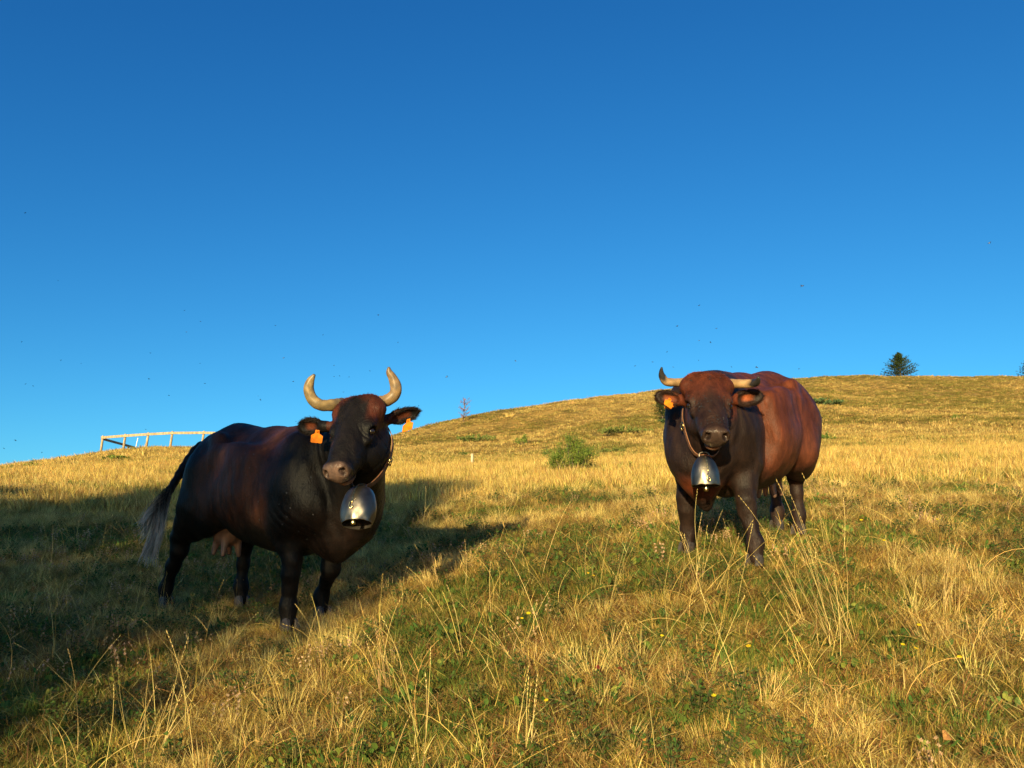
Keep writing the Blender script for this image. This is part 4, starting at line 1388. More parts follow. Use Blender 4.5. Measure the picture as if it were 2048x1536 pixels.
G = lambda x, y: patch(x, y)
place('straw_litter', 'litter', 15000, 2.0, 11, .4, lambda x, y: .45 + .5 * G(x, y), .8, 1.4, .12, 'brown flattened straw lying between the living grass', 'straw')
place('dry_grass', 'dry_tuft', 30000, 2.0, 16, .6, lambda x, y: .18 + .75 * G(x, y), .55, 1.25, .15, 'short golden dry grass covering the near slope', 'grass')
place('green_grass', 'olive_tuft', 26000, 2.0, 14, .6, lambda x, y: 1.0 - .55 * G(x, y), .6, 1.2, .15, 'olive green short grass between the dry tufts', 'grass')
place('pale_grass', 'pale_tuft', 11000, 2.2, 20, .6, lambda x, y: np.clip(1.5 * G(x, y) - .55 + .6 * sstep(8, 12, y), 0, 1), .5, 1.25 , .2, 'pale yellow bunches of long fine grass', 'grass')
place('dark_green_grass', 'green_tuft', 9000, 2.0, 14, .6, lambda x, y: np.clip(1.15 - 1.6 * G(x, y), 0, 1), .6, 1.3, .2, 'dark green broad-bladed grass in the hollows', 'grass')
place('leafy_herbs', 'herb', 5200, 2.0, 11, .6, lambda x, y: np.clip(1.1 - 1.3 * G(x, y), 0, 1), .6, 1.5, .25, 'low rosettes of green oval leaves in the grass', 'ground cover')
place('small_leaved_herbs', 'leafy', 5200, 2.0, 13, .6, lambda x, y: np.clip(1.1 - 1.4 * G(x + 3, y), 0, 1), .6, 1.4, .25, 'dark small-leaved creeping plants in the grass', 'ground cover')
place('grass_stalks', 'stalk', 2600, 2.2, 17, .5, lambda x, y: .1 + .9 * sstep(.4, .7, fbm(x, y, 1.2, 190)), .35, 1.1, .22, 'tall thin golden grass stalks with seed heads', 'grass')
place('bent_grass_stalks', 'bent_stalk', 600, 2.2, 12, .5, lambda x, y: .3 + .5 * G(x, y + 2), .5, 1.1, .25, 'bent straw-coloured stalks arching over the grass', 'grass')
place('dry_flower_heads', 'puff', 1500, 2.3, 10, .5, lambda x, y: sstep(.45, .75, fbm(x, y, .9, 170)), .6, 1.2, .2, 'dried pinkish flower heads on short stems', 'wild flowers')
place('middle_dry_grass', 'far_dry', 26000, 11, 42, .9, lambda x, y: .35 + .6 * G(x * .6, y * .6), .6, 1.25, .12, 'golden dry grass on the middle slope', 'grass')
place('middle_green_grass', 'far_green', 15000, 11, 42, .9, lambda x, y: np.clip(1.0 - 1.1 * G(x * .6, y * .6), 0, 1), .6, 1.2, .12, 'green grass patches on the middle slope', 'grass')
FARP = lambda x, y: np.clip((fbm(x * .6, y, 8.0, 180, 3) - .5) * 3.6 + .50, 0, 1)
place('hill_dry_grass', 'hill_dry', 60000, 30, 150, .9, lambda x, y: .25 + .7 * FARP(x, y), .6, 1.2, .1, 'golden dry grass on the far hillside', 'grass')
place('hill_green_grass', 'hill_green', 52000, 30, 150, .9, lambda x, y: np.clip(1.15 - 1.5 * FARP(x, y), 0, 1), .6, 1.2, .1, 'olive and brown low growth on the far hillside', 'ground cover')
# ------------------------------------------------------------------ where a line of sight meets the slope
def hit(px, py, d0=2.2, d1=240):
    ds = d0 * (d1 / d0) ** np.linspace(0, 1, 700)
    a, b = (px - 1024) / F, (py - 768) / F
    fw, up = CT + b * ST, ST - b * CT
    z = CAM_H + up / fw * ds
    g = ground(a / fw * ds, ds)
    k = np.nonzero(g >= z)[0]
    d = ds[k[0]] if len(k) else d1
    return np.array([a / fw * d, d, gz(a / fw * d, d)])

def box(a, b, w_, h_, up=(0, 0, 1)):
    """beam from a to b"""
    a, b = np.asarray(a, float), np.asarray(b, float)
    d = hat(b - a); s_ = hat(np.cross(d, up)); u_ = np.cross(s_, d)
    V = [p + s_ * x * w_ / 2 + u_ * y * h_ / 2 for p in (a, b) for x, y in ((-1, -1), (1, -1), (1, 1), (-1, 1))]
    return V, [(3, 2, 1, 0), (4, 5, 6, 7), (0, 1, 5, 4), (1, 2, 6, 5), (2, 3, 7, 6), (3, 0, 4, 7)]

# ------------------------------------------------------------------ rail fence on the left hilltop
def fence():
    tops = [(206, 872), (251, 868.5), (297, 865.5), (345, 863), (408, 862.5), (470, 864), (535, 867)]
    bots = [(202, 901), (246, 904), (292, 898), (340, 898), (403, 898), (466, 898), (530, 898)]
    d = [44, 44.2, 44.4, 44.6, 44.9, 45.2, 45.5]
    O = P(206, 900, 44)
    root = empty('rail_fence', tuple(O), 'pale wooden rail fence on the grassy hilltop behind the left cow', 'fence')
    T = [P(*t, dd) for t, dd in zip(tops, d)]; B = [P(*t, dd) for t, dd in zip(bots, d)]
    for t, b_ in zip(T, B):
        v = hat(b_ - t)
        V, Fs = tube([t - O - v * .02, t - O + v * .03, b_ - O + v * .5], [.045, .062, .066], 8)
        mesh_obj('post', V, Fs, M_WOOD, root)
    for i in range(len(T) - 1):
        o = np.array([0, -.085, -.10])
        V, Fs = box(T[i] + o - O - hat(T[i + 1] - T[i]) * .05, T[i + 1] + o - O + hat(T[i + 1] - T[i]) * .04 + [0, -.004 * (i % 2), 0], .04, .135)
        mesh_obj('rail', V, Fs, M_WOOD, root, False)
    V, Fs = box(T[0] + [0.03, .09, -.17] - O, P(272, 896, 47.5) - O, .04, .13)
    mesh_obj('corner_rail', V, Fs, M_WOOD, root, False)
fence()

def stake(name, top, bot, r, mat, label, cat):
    O = bot
    v = hat(bot - top)
    V, Fs = tube([top - O - v * r * .3, top - O + v * r * .5, bot - O + v * .25], [r * .7, r, r * 1.05], 8)
    o = mesh_obj(name, V, Fs, mat)
    o.location = tuple(O)
    tag(o, label, cat)
b_ = hit(945, 934, 15); stake('wooden_stake', P(944.5, 908, b_[1] - .4), b_ - np.array([0, .4, 0]), b_[1] * 4.8 / F / 2 * 1.1, M_STAKE, 'short pale wooden stake standing alone in the golden grass between the cows', 'stake')
stake('thin_pole', P(276, 876, 46), P(271, 897, 46), .022, M_WHITE, 'thin white pole behind the rail fence on the left hilltop', 'pole')

# ------------------------------------------------------------------ trees and shrubs
def conifer(base, H_, Wd, label, seed, lean=0.0, clear=.06, dens=1.0, side=0.0):
    r = random.Random(seed)
    root = empty('conifer_tree', tuple(base), label, 'tree')
    top = np.array([lean, 0, H_])
    V, Fs = tube([(0, 0, -.3), top * .5, top], [H_ * .028, H_ * .016, H_ * .004], 8)
    mesh_obj('trunk', V, Fs, M_BARK, root)
    mb = MB()
    nt_ = int(26 * dens)
    for i in range(nt_):
        t = clear + (1 - clear) * (i / nt_) ** .92
        L0 = Wd / 2 * (1 - t) ** .95 * (1.0 if t > .1 else .9) * (1 + .12 * math.sin(i * 2.1)) + .012 * H_
        nb = int(9 - 4 * t)
        for k in range(nb):
            az = r.uniform(0, 6.283)
            L = L0 * r.uniform(.65, 1.12) * (1 + side * math.cos(az))
            p = top * t
            rise = .18 + .5 * t
            d = np.array([math.cos(az), math.sin(az), rise - .25])
            pts = [p]
            for q in range(5):
                p = p + d * L / 5; pts.append(p.copy()); d = d + np.array([0, 0, .10])
            v, f = tube(pts, [H_ * .005 * (1 - q / 6) for q in range(6)], 3, False)
            mb.add(v, f, (.06, .045, .03))
            for q in range(1, 6):
                for m_ in range(9):
                    c = pts[q] * r.uniform(.94, 1.03) + np.array([r.gauss(0, 1), r.gauss(0, 1), r.gauss(.2, .7)]) * H_ * .012
                    dd = hat(np.array([math.cos(az), math.sin(az), .55]) + np.array([r.gauss(0, .6), r.gauss(0, .6), r.gauss(0, .35)]))
                    s_ = hat(np.cross(dd, [r.random(), r.random(), 1])) * H_ * .0075
                    col = vary(r.choice([(.030, .052, .018), (.045, .070, .022), (.060, .078, .026), (.024, .040, .018)]), .3, r)
                    mb.add([c - s_, c + s_, c + dd * H_ * .046], [(0, 1, 2)], col)
    o = mb.obj('crown', M_NEEDLE, root, False)
    return root

d_ = 128
conifer(P(1802, 758, d_), 54 * d_ / F, 84 * d_ / F, 'dark conifer on the right skyline, the only whole one against the sky', 5, dens=1.35)
conifer(P(2068, 760, 130), 52 * 130 / F, 66 * 130 / F, 'dark conifer cut off by the right picture edge on the ridge', 6)
hb = hit(1328, 843, 20); dd_ = hb[1]
conifer(hb, 50 * dd_ / F, 42 * dd_ / F, 'small conifer with bare lower trunk on the hillside behind the right cow ear', 8, lean=-.006 * dd_, clear=.24, dens=.7, side=-.3)

def leaf_tri(mb, c, L, W_, col, r, up=.3):
    n_ = hat([r.gauss(0, 1), r.gauss(0, 1), r.gauss(up, 1)])
    d = hat(np.cross(n_, [r.gauss(0, 1), r.gauss(0, 1), r.gauss(0, 1)]))
    s_ = np.cross(n_, d)
    mb.add([c - d * L / 2, c + s_ * W_ / 2 + n_ * L * .08, c + d * L / 2, c - s_ * W_ / 2 + n_ * L * .08], [(0, 1, 2, 3)], col)

def sapling():
    r = random.Random(4)
    base = hit(927, 846, 30); d = base[1]; s_ = d / F
    root = empty('red_leaved_sapling', tuple(base), 'small thin sapling with sparse red leaves on the skyline right of the left cow', 'tree')
    V, Fs = tube([(0, 0, -.2), (.8 * s_, 0, 20 * s_), (2 * s_, 0, 50 * s_)], [1.0 * s_, .7 * s_, .25 * s_], 6)
    mesh_obj('trunk', V, Fs, M_BARK, root)
    bm_, lf = MB(), MB()
    for i in range(34):
        t = r.uniform(.12, .95); az = r.uniform(0, 6.283)
        p = np.array([2 * s_ * t, 0, 50 * s_ * t]); L = r.uniform(9, 24) * s_ * (1.0 - .3 * t)
        dv = np.array([math.cos(az), math.sin(az), r.uniform(.3, 1.4)]); dv = hat(dv)
        e_ = p + dv * L
        v, f = tube([p, (p + e_) / 2 + [0, 0, .5 * s_], e_], [.32 * s_, .22 * s_, .12 * s_], 3, False); bm_.add(v, f)
        for k in range(13):
            c = p + (e_ - p) * r.uniform(.35, 1.05) + np.array([r.gauss(0, 1), r.gauss(0, 1), r.gauss(0, 1)]) * 1.0 * s_
            leaf_tri(lf, c, 1.9 * s_, 1.3 * s_, vary(r.choice([(.30, .15, .10), (.24, .11, .08), (.30, .19, .12)]), .3, r), r)
    bm_.obj('branches', M_BARK, root); lf.obj('leaves', M_LEAF, root, False)
sapling()

GREENS = [(.060, .105, .022), (.085, .135, .028), (.040, .075, .018), (.12, .155, .035)]
def shrub(name, base, w_, h_, n, ls, pal, label, cat, seed, stems=14, depth=None, hollow=.35, spill=.0):
    """leafy shrub: stems from one foot, leaves clustered on them"""
    r = random.Random(seed)
    root = empty(name, tuple(base), label, cat)
    st, lf = MB(), MB()
    dp = depth or w_
    twigs = []
    for i in range(stems):
        az = r.uniform(0, 6.283); q = math.sqrt(r.uniform(.02, 1))
        tip = np.array([math.cos(az) * q * w_ / 2, math.sin(az) * q * dp / 2, h_ * r.uniform(.55, 1.05) * math.sqrt(max(.08, 1 - (q * .92) ** 2))])
        foot = np.array([tip[0] * .25, tip[1] * .25, -.05 * h_])
        mid = (foot + tip) / 2 + np.array([tip[0] * .12, tip[1] * .12, h_ * .08])
        v, f = tube([foot, mid, tip], [h_ * .012, h_ * .008, h_ * .004], 4, False); st.add(v, f)
        twigs.append((foot, mid, tip))
        for k in range(4):
            t = r.uniform(.35, .95); p = foot + (tip - foot) * t + (mid - (foot + tip) / 2) * 4 * t * (1 - t)
            e_ = p + np.array([r.gauss(0, 1), r.gauss(0, 1), abs(r.gauss(.3, .5))]) * h_ * .16
            v, f = tube([p, e_], [h_ * .004, h_ * .002], 3, False); st.add(v, f)
            twigs.append((p, (p + e_) / 2, e_))
    for i in range(n):
        a_, m_, t_ = twigs[r.randrange(len(twigs))]
        t = r.uniform(.25, 1.06)
        c = a_ * (1 - t) ** 2 + m_ * 2 * t * (1 - t) + t_ * t * t + np.array([r.gauss(0, 1), r.gauss(0, 1), r.gauss(0, 1)]) * h_ * .045
        leaf_tri(lf, c, ls * r.uniform(.6, 1.3), ls * .6 * r.uniform(.7, 1.2), vary(r.choice(pal), .3, r), r, .6)
    st.obj('stems', M_BARK, root, False)
    lf.obj('leaves', M_LEAF, root, False)
    return root

hb = hit(1146, 950, 9); s_ = hb[1] / F
shrub('green_bush', hb, 108 * s_, 82 * s_, 13000, .028, [(.12, .18, .03), (.16, .21, .035), (.09, .14, .025), (.20, .22, .045)], 'round green leafy bush in the golden grass between the two cows', 'bush', 21, 26, 80 * s_)
for (px, py, w_, h_, n, col, name, lab) in [
    (1096, 915, 22, 24, 260, GREENS, 'young_shoot', 'thin leafy shoot on the left side of the round green bush'),
    (1238, 948, 18, 26, 170, GREENS, 'young_shoot', 'sparse leafy shoot right of the round green bush'),
    (1262, 944, 14, 26, 130, GREENS, 'young_shoot', 'tallest sparse shoot, farther right of the round bush'),
    (1046, 891, 32, 24, 700, GREENS, 'hillside_shrub', 'dark green shrub on the slope up left of the round bush'),
    (1645, 812, 84, 15, 1300, [(.045, .085, .040), (.055, .10, .045)], 'juniper', 'wide flat blue-green juniper mat behind the right cow rump'),
    (1655, 884, 34, 20, 700, [(.05, .10, .022), (.075, .13, .028)], 'juniper', 'small bright green juniper beside the hind leg of the right cow'),
    (1345, 846, 62, 10, 700, [(.045, .085, .040), (.055, .10, .045)], 'juniper', 'low juniper mat below the small conifer behind the right cow'),
    (955, 886, 96, 15, 1000, [(.07, .11, .035), (.09, .13, .04)], 'juniper', 'long flat green juniper patch on the slope below the red sapling'),
    (1250, 868, 120, 12, 800, [(.09, .12, .035), (.11, .14, .045)], 'juniper', 'faint green juniper patch high on the slope between the cows'),
    (1225, 910, 70, 14, 600, [(.09, .12, .035), (.07, .10, .035)], 'juniper', 'green juniper patch just right of the round bush'),
    (928, 915, 15, 17, 200, GREENS, 'hillside_shrub', 'tiny green shrub beside the pale wooden stake'),
    (1912, 840, 20, 11, 250, GREENS, 'hillside_shrub', 'tiny dark shrub on the far right hillside'),
    (1880, 946, 18, 10, 220, GREENS, 'hillside_shrub', 'low green shrub on the right behind the tall golden grass'),
    (68, 940, 34, 24, 330, GREENS, 'hillside_shrub', 'sparse shrub on the left skyline below the fence'),
    (14, 945, 26, 18, 220, GREENS, 'hillside_shrub', 'faint shrub at the left picture edge on the skyline'),
    (153, 980, 40, 26, 500, GREENS, 'hillside_shrub', 'dark green shrub in the golden grass at left, below the fence'),
    (232, 925, 60, 16, 600, GREENS, 'hillside_shrub', 'green patch of shrubs right under the rail fence')]:
    hb = hit(px, py, 8); s_ = hb[1] / F; flat = w_ > 3 * h_
    shrub(name, hb, w_ * s_, h_ * s_, int(n * (2.2 if flat else 1)), max(.016, (4.2 if flat else 2.8) * s_), [(c[0] * 2.0, c[1] * 1.75, c[2] * 1.5) for c in col], lab, 'juniper' if name == 'juniper' else ('shoot' if name == 'young_shoot' else 'shrub'), int(px), 48 if flat else 14)

for (px, py, h_, lab) in ((1020, 834, 9, 'pale grass clump on the skyline right of the red sapling'), (1143, 809, 9, 'pale grass clump on the skyline above the round bush')):
    hb = hit(px, py, 30); s_ = hb[1] / F
    o = tuft(int(px), 90, 8 * s_, h_ * s_, .5, 1.1 * s_, [STRAW[0], STRAW[2], (.60, .43, .18)], .8).obj('grass_clump', M_GRASS, smooth=False)
    o.location = tuple(hb); tag(o, lab, 'grass clump')

# trees that stand behind the camera on the left and shade the left of the slope
def shade_tree(x, y, H_, R_, seed, label, trunk_h=.04, n=21000):
    r = random.Random(seed)
    base = np.array([x, y, gz(x, y)])
    root = empty('shade_tree', tuple(base), label, 'tree')
    V, Fs = tube([(0, 0, -.4), (.1, 0, H_ * .3), (.05, .1, H_ * .9)], [.26, .20, .05], 10)
    mesh_obj('trunk', V, Fs, M_BARK, root)
    lf = MB()
    clumps = []
    for i in range(170):
        az, t = r.uniform(0, 6.283), r.uniform(0, 1)
        zz = H_ * (trunk_h + (1 - trunk_h) * t)
        rad = R_ * math.sin(math.pi * (t * .80 + .18)) ** .6 * math.sqrt(r.uniform(.05, 1))
        c = np.array([math.cos(az) * rad, math.sin(az) * rad, zz])
        clumps.append((c, r.uniform(.5, 1.0)))
        if i < 18:
            v, f = tube([(.05, 0, zz * .75), c * [.5, .5, 1] - [0, 0, .2], c], [.07, .045, .015], 5, False); mesh_obj('limb', v, f, M_BARK, root)
    for i in range(n):
        c, q = clumps[r.randrange(len(clumps))]
        o = np.array([r.gauss(0, 1), r.gauss(0, 1), r.gauss(0, .8)]); p = c + o / np.linalg.norm(o) * q * r.uniform(.3, 1) ** .5
        leaf_tri(lf, p, .235, .18, vary(r.choice(GREENS[:3]), .3, r), r)
    lf.obj('leaves', M_LEAF, root, False)
    return root
QN, QM = np.array([math.cos(SUN_AZ), -math.sin(SUN_AZ)]), np.array([math.sin(SUN_AZ), math.cos(SUN_AZ)])
TS = math.tan(SUN_EL)
for (q, wv, top, R_, seed, lab) in SHADE:
    x, y = QN * q + QM * wv
    shade_tree(x, y, top - wv * TS - gz(x, y), R_, seed, lab)

# ------------------------------------------------------------------ things standing out in the near grass
def put(mb, name, px, py, label, cat, mat=None, rot=0, group=None, scale=1.0):
    hb = hit(px, py)
    o = mb.obj(name, mat or M_GRASS, smooth=False)
    o.location = (hb[0], hb[1], hb[2]); o.rotation_euler = (0, 0, rot); o.scale = (scale,) * 3
    tag(o, label, cat, group)
    return o

def leaning_clump(seed, n, H_, az, lean, col, spread=.05):
    r = random.Random(seed); mb = MB()
    for i in range(n):
        a = r.uniform(0, 6.283); q = r.uniform(0, spread)
        root = np.array([q * math.cos(a) * 1.6, q * math.sin(a), -.02])
        L = H_ * r.uniform(.55, 1.05); ln = lean + r.gauss(0, .15)
        d = np.array([math.cos(az) * math.sin(ln), math.sin(az) * math.sin(ln), math.cos(ln)])
        p = root; pts = [p]
        for k in range(8):
            p = p + d * L / 8; pts.append(p.copy()); d = hat(d + np.array([math.cos(az), math.sin(az) * .3, -.4]) * .03 * (k / 4) * r.uniform(.2, 1.8))
        c = vary(r.choice(col), .2, r)
        v, f = tube(pts, [.0014 * (1 - .5 * k / 8) for k in range(9)], 4, False); mb.add(v, f, c)
        seed_head(mb, p, d, r.uniform(.05, .11), r, tuple(x * 1.08 for x in c), .005)
        for k in range(2): blade(mb, pts[r.randint(0, 3)], az + r.uniform(-.6, .6), lean + r.uniform(0, .5), L * r.uniform(.3, .6), .0035, vary(c, .2, r), 4, .8, r)
    return mb
GOLD = [(.56, .39, .14), (.62, .44, .17), (.50, .34, .12)]
put(leaning_clump(301, 11, .80, math.pi, .20, GOLD), 'tall_grass_clump', 1688, 1300, 'tallest bunch of golden grass, leaning left, in front of the right cow hind legs', 'grass clump')
put(leaning_clump(302, 7, .45, math.pi, .42, GOLD), 'tall_grass_clump', 1600, 1255, 'golden grass bunch bent left below the front hoof of the right cow', 'grass clump')
put(leaning_clump(303, 7, .40, 2.6, .25, GOLD), 'tall_grass_clump', 1860, 1300, 'upright straw bunch in the right foreground', 'grass clump')
put(leaning_clump(304, 9, .42, .6, .35, GOLD), 'tall_grass_clump', 1895, 1240, 'arching straw bunch curving right, on the far right', 'grass clump')
put(leaning_clump(305, 6, .34, 2.2, .25, GOLD), 'tall_grass_clump', 770, 1395, 'straw bunch fanning upward in the middle foreground', 'grass clump')
put(leaning_clump(306, 5, .30, 2.6, .55, GOLD), 'tall_grass_clump', 1050, 1340, 'straw bunch lying over to the left in the middle foreground', 'grass clump')
put(leaning_clump(307, 5, .28, 1.2, .18, GOLD), 'tall_grass_clump', 1060, 1525, 'pale straw stems at the bottom edge near the middle', 'grass clump')
put(leaning_clump(308, 7, .45, .9, .2, GOLD), 'tall_grass_clump', 290, 1530, 'straw stems at the bottom edge on the left', 'grass clump')
put(leaning_clump(309, 5, .50, 2.4, .45, GOLD), 'tall_grass_clump', 885, 1180, 'reddish straw stems at the shadow edge right of the left cow', 'grass clump')
put(leaning_clump(310, 3, .62, .5, .10, GOLD, .02), 'tall_grass_clump', 1395, 1190, 'few thin tall stems between the front legs of the right cow', 'grass clump')

def flower(seed):
    r = random.Random(seed); mb = MB()
    d = hat([r.uniform(-.3, .3), -.5, 1])
    top = np.array([r.uniform(-.02, .02), -.01, .13])
    v, f = tube([(0, 0, -.02), top * [.4, 1, .5], top], [.0014] * 3, 3, False); mb.add(v, f, (.10, .13, .035))
    s_ = hat(np.cross(d, [1, 0, 0])); t_ = np.cross(d, s_)
    for k in range(9):
        a = 6.283 * k / 9
        o = s_ * math.cos(a) + t_ * math.sin(a); w_ = np.cross(d, o)
        mb.add([top, top + o * .007 + w_ * .0032, top + o * .0125 + d * .001, top + o * .007 - w_ * .0032], [(0, 1, 2, 3)], vary((.80, .56, .02), .1, r))
    leaf(mb, (0, 0, .02), r.uniform(0, 6), 1.0, .05, .015, (.06, .10, .03), r)
    return mb
for k, (px, py, lab) in enumerate([(1046, 1268, 'left one of a pair of yellow flowers in the middle of the meadow'), (1058, 1278, 'right one of a pair of yellow flowers in the middle of the meadow'),
        (1332, 1310, 'lone yellow flower beside a broad-leaved plant below the right cow'), (1433, 1442, 'yellow flower near the bottom edge right of the middle'),
        (1094, 1448, 'yellow flower near the bottom edge by pale straw stems'), (1719, 1072, 'yellow flower level with the hooves right of the right cow'),
        (1878, 1064, 'highest yellow flower, far right in the golden grass'), (1778, 1112, 'yellow flower in green grass behind the tallest grass bunch'),
        (1812, 1330, 'left one of two neighbouring yellow flowers at the right'), (1835, 1338, 'right one of two neighbouring yellow flowers at the right'),
        (1915, 1370, 'yellow flower farthest right in the near meadow'), (1845, 1298, 'yellow flower just above the neighbouring pair at the right'),
        (1174, 1172, 'upper yellow flower of a pair between the two cows'), (1186, 1180, 'lower yellow flower of a pair between the two cows'), (1505, 1352, 'yellow flower below the left-bent grass bunch of the right cow')]):
    put(flower(400 + k), 'yellow_flower', px, py + 12, lab, 'flower', M_LEAF, rnd.uniform(-.5, .5), 'yellow flowers in the foreground grass', rnd.uniform(.8, 1.25))

def dead_leaf(seed, col):
    r = random.Random(seed); mb = MB()
    n = 7
    V = [(0, 0, .02)] + [(math.cos(a) * .022 * (1 + .5 * (i % 2)), math.sin(a) * .034, .02 + .012 * math.sin(a * 2 + seed)) for i, a in enumerate(np.linspace(0, 6.283, 9)[:-1])]
    mb.add(V, [(0, i, i % 8 + 1) for i in range(1, 9)], col)
    return mb
for k, (px, py, c, lab) in enumerate([(1895, 1512, (.48, .26, .08), 'orange dead leaf near the bottom right corner'), (1291, 1518, (.46, .22, .06), 'orange dead leaf at the bottom edge in the middle'),
        (1196, 1368, (.20, .045, .025), 'dark red fallen leaf in the middle foreground'), (1241, 1372, (.22, .06, .03), 'second dark red leaf, right of the first one'), (310, 1325, (.40, .12, .05), 'reddish leaf blade in the shaded left foreground')]):
    o = put(dead_leaf(500 + k, c), 'fallen_leaf', px, py, lab, 'leaf', M_LEAF, k * 1.3); o.location.z += .05; o.rotation_euler = (.7, .2, k * .4); o.scale = (.65,) * 3

for k, (px, py, lab) in enumerate([(1192, 1498, 'broad green leaf rosette at the bottom edge, left one of the middle pair'), (1285, 1492, 'broad green leaf rosette at the bottom edge, right one of the middle pair'),
        (1070, 1512, 'pale green leaf rosette under straw stems at the bottom edge'), (1310, 1302, 'broad-leaved green plant beside a yellow flower'), (1960, 1500, 'dark green broad-leaved clump in the bottom right corner'),
        (1820, 1290, 'leafy green clump at the right, above the yellow flowers'), (1490, 1400, 'leafy green plant right of the middle foreground'), (130, 1500, 'dark leafy plant in the bottom left shade')]):
    put(herb(520 + k, 16, .05, .085, .045, GREEN + [(.09, .14, .045)], .85), 'broad_leaf_plant', px, py + 6, lab, 'plant', M_LEAF, k * 1.1, scale=.9)

# ------------------------------------------------------------------ flies
M_WING = simple_mat('fly_wing_glint', (.16, .16, .17), 0.2, noise=0.1, spec=0.8)  # pale colour puts the sun glint into the wings of the flank flies
def fly_mesh(wing):
    V, Fs = [], []
    for (cx, rx, ry, rz) in ((0, .0038, .0018, .0017), (.0042, .0013, .0016, .0014)):
        n0 = len(V)
        for i in range(5):
            th = math.pi * i / 4
            for j in range(6):
                ph = 2 * math.pi * j / 6
                V.append((cx + rx * math.cos(th), ry * math.sin(th) * math.cos(ph), rz * math.sin(th) * math.sin(ph)))
        for i in range(4):
            for j in range(6): Fs.append((n0 + i * 6 + j, n0 + i * 6 + (j + 1) % 6, n0 + (i + 1) * 6 + (j + 1) % 6, n0 + (i + 1) * 6 + j))
    nb = len(Fs)
    for sg in (-1, 1):
        n0 = len(V)
        V += [(.001, sg * .001, .0012), (-.004, sg * .0052, .0030), (-.0068, sg * .0040, .0026), (-.0050, sg * .0012, .0018)]
        Fs.append((n0, n0 + 1, n0 + 2, n0 + 3))
    me = bpy.data.meshes.new('fly'); me.from_pydata(V, [], Fs)
    me.materials.append(M_FLY); me.materials.append(wing)
    for p in me.polygons: p.material_index = 1 if p.index >= nb else 0
    return me
M_WINGD = simple_mat('fly_wing_dark', (.03, .03, .034), 0.5, noise=0.1, spec=0.2)
FLY, FLY_AIR = fly_mesh(M_WING), fly_mesh(M_WINGD)
def fly(p, rot, sc, label, group, me=FLY):
    o = bpy.data.objects.new('fly', me); COL.objects.link(o)
    o.location = tuple(p); o.rotation_euler = rot; o.scale = (sc,) * 3
    tag(o, label, 'fly', group)
AIR = [(50, 426), (116, 561), (369, 621), (401, 643), (373, 664), (43, 684), (301, 706), (122, 721), (162, 727), (400, 727), (410, 767), (298, 758), (51, 768), (66, 772), (338, 791), (757, 630), (551, 651), (646, 670), (796, 685), (567, 716), (668, 731), (668, 753), (679, 752), (698, 754), (740, 742), (587, 763), (687, 784), (516, 792), (521, 800), (837, 812), (592, 843), (291, 859), (31, 881), (8, 897), (84, 905), (893, 754),
       (1605, 572), (1979, 486), (1398, 611), (1355, 652), (1433, 657), (1398, 681), (1421, 685), (1334, 704), (1305, 724), (1397, 721), (1346, 734), (1463, 734), (1514, 735), (1598, 738), (1270, 732), (1031, 722)]
OWN = {(1605, 572): 'larger black fly alone in the sky above the rump of the right cow', (1979, 486): 'highest black fly, near the right picture edge',
       (50, 426): 'highest fly at the left picture edge', (116, 561): 'fly below the highest one on the left', (757, 630): 'lone fly high above the horns of the left cow',
       (1031, 722): 'lone fly halfway between the two cows', (837, 812): 'fly just above the ear of the left cow on our right', (592, 843): 'fly just above the back of the left cow',
       (687, 784): 'fly between the horns of the left cow', (893, 754): 'fly above the thin red sapling', (291, 859): 'fly just above the rail fence', (1398, 611): 'highest fly above the head of the right cow',
       (1598, 738): 'fly just above the rump of the right cow', (1346, 734): 'fly beside the upright horn tip of the right cow'}
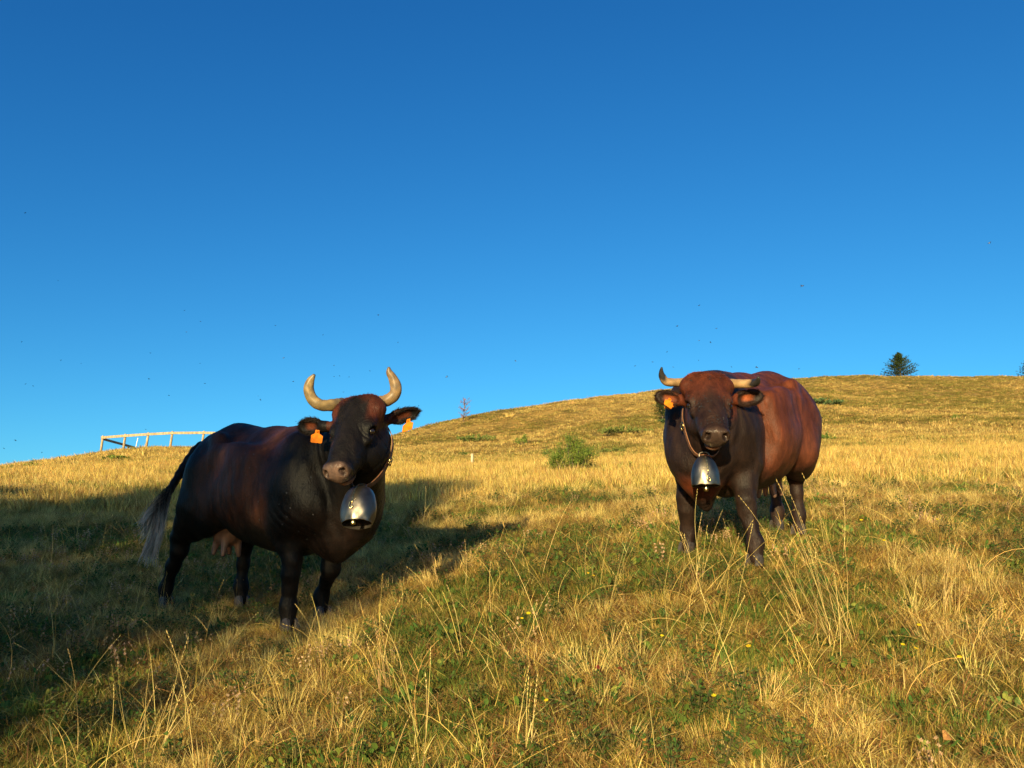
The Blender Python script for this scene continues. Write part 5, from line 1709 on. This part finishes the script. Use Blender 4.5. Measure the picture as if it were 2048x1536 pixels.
for (px, py) in AIR:
    big = (px, py) in ((1605, 572), (1979, 486))
    d = 3.0 if big else rnd.uniform(3.6, 5.8)
    left_ = px < 960
    fly(P(px, py, d), (rnd.uniform(-.6, .6), rnd.uniform(-.5, .5), rnd.uniform(0, 6.28)), 1.15 if big else rnd.uniform(.75, 1.2),
        OWN.get((px, py)) or ('tiny black fly in the air on the left side of the sky' if left_ else 'tiny black fly in the air on the right side of the sky'),
        'flies in the air round the left cow' if left_ else 'flies in the air round the right cow', FLY_AIR)
def sit(cow, mask, n, label, group, smin=.7, smax=1.1, me=None):
    idx = np.nonzero(mask)[0]
    for i in RS.choice(idx, n, replace=False):
        nn = Vector(cow['N'][i]); p = cow['V'][i] + cow['N'][i] * .004
        q = nn.to_track_quat('Z', 'Y').to_matrix() @ Matrix.Rotation(rnd.uniform(0, 6.28), 3, 'Z')
        fly(p, q.to_euler(), rnd.uniform(smin, smax), label, group, me or FLY_AIR)
Hc, Nn = right['Hc'], right['N']
facing = Nn[:, 1] < -.25
eye_z = (np.hypot(Hc[:, 0] - .235, np.abs(Hc[:, 1]) - .085) < .065) & (Hc[:, 2] > -.13)
for sg_, wd_ in ((-1, 'left'), (1, 'right')):
    sit(right, right['inhead'] & facing & eye_z & (Hc[:, 1] * sg_ > 0), 24, 'black fly crawling under the %s-hand eye of the right cow' % wd_, 'flies under the %s-hand eye of the right cow' % wd_)
sit(right, right['inhead'] & facing & (Hc[:, 0] > .36) & (Hc[:, 0] < .44) & (Hc[:, 2] > -.08), 22, 'black fly sitting above the nose of the right cow', 'flies on the nose of the right cow')
sit(right, right['inhead'] & facing & (Hc[:, 0] > .0) & (Hc[:, 0] < .36) & (Hc[:, 2] > -.08), 14, 'black fly on the forehead of the right cow', 'flies on the forehead of the right cow')
Lc = left['Lc']
sit(left, (~left['inhead']) & (left['N'] @ np.array([-.6, -.8, 0]) > .4) & (Lc[:, 0] > -.3) & (Lc[:, 2] > .5) & (Lc[:, 2] < 1.05), 34, 'fly with wings coloured pale for a sun glint, on the flank of the left cow', 'flies on the flank of the left cow', .55, .9, FLY)
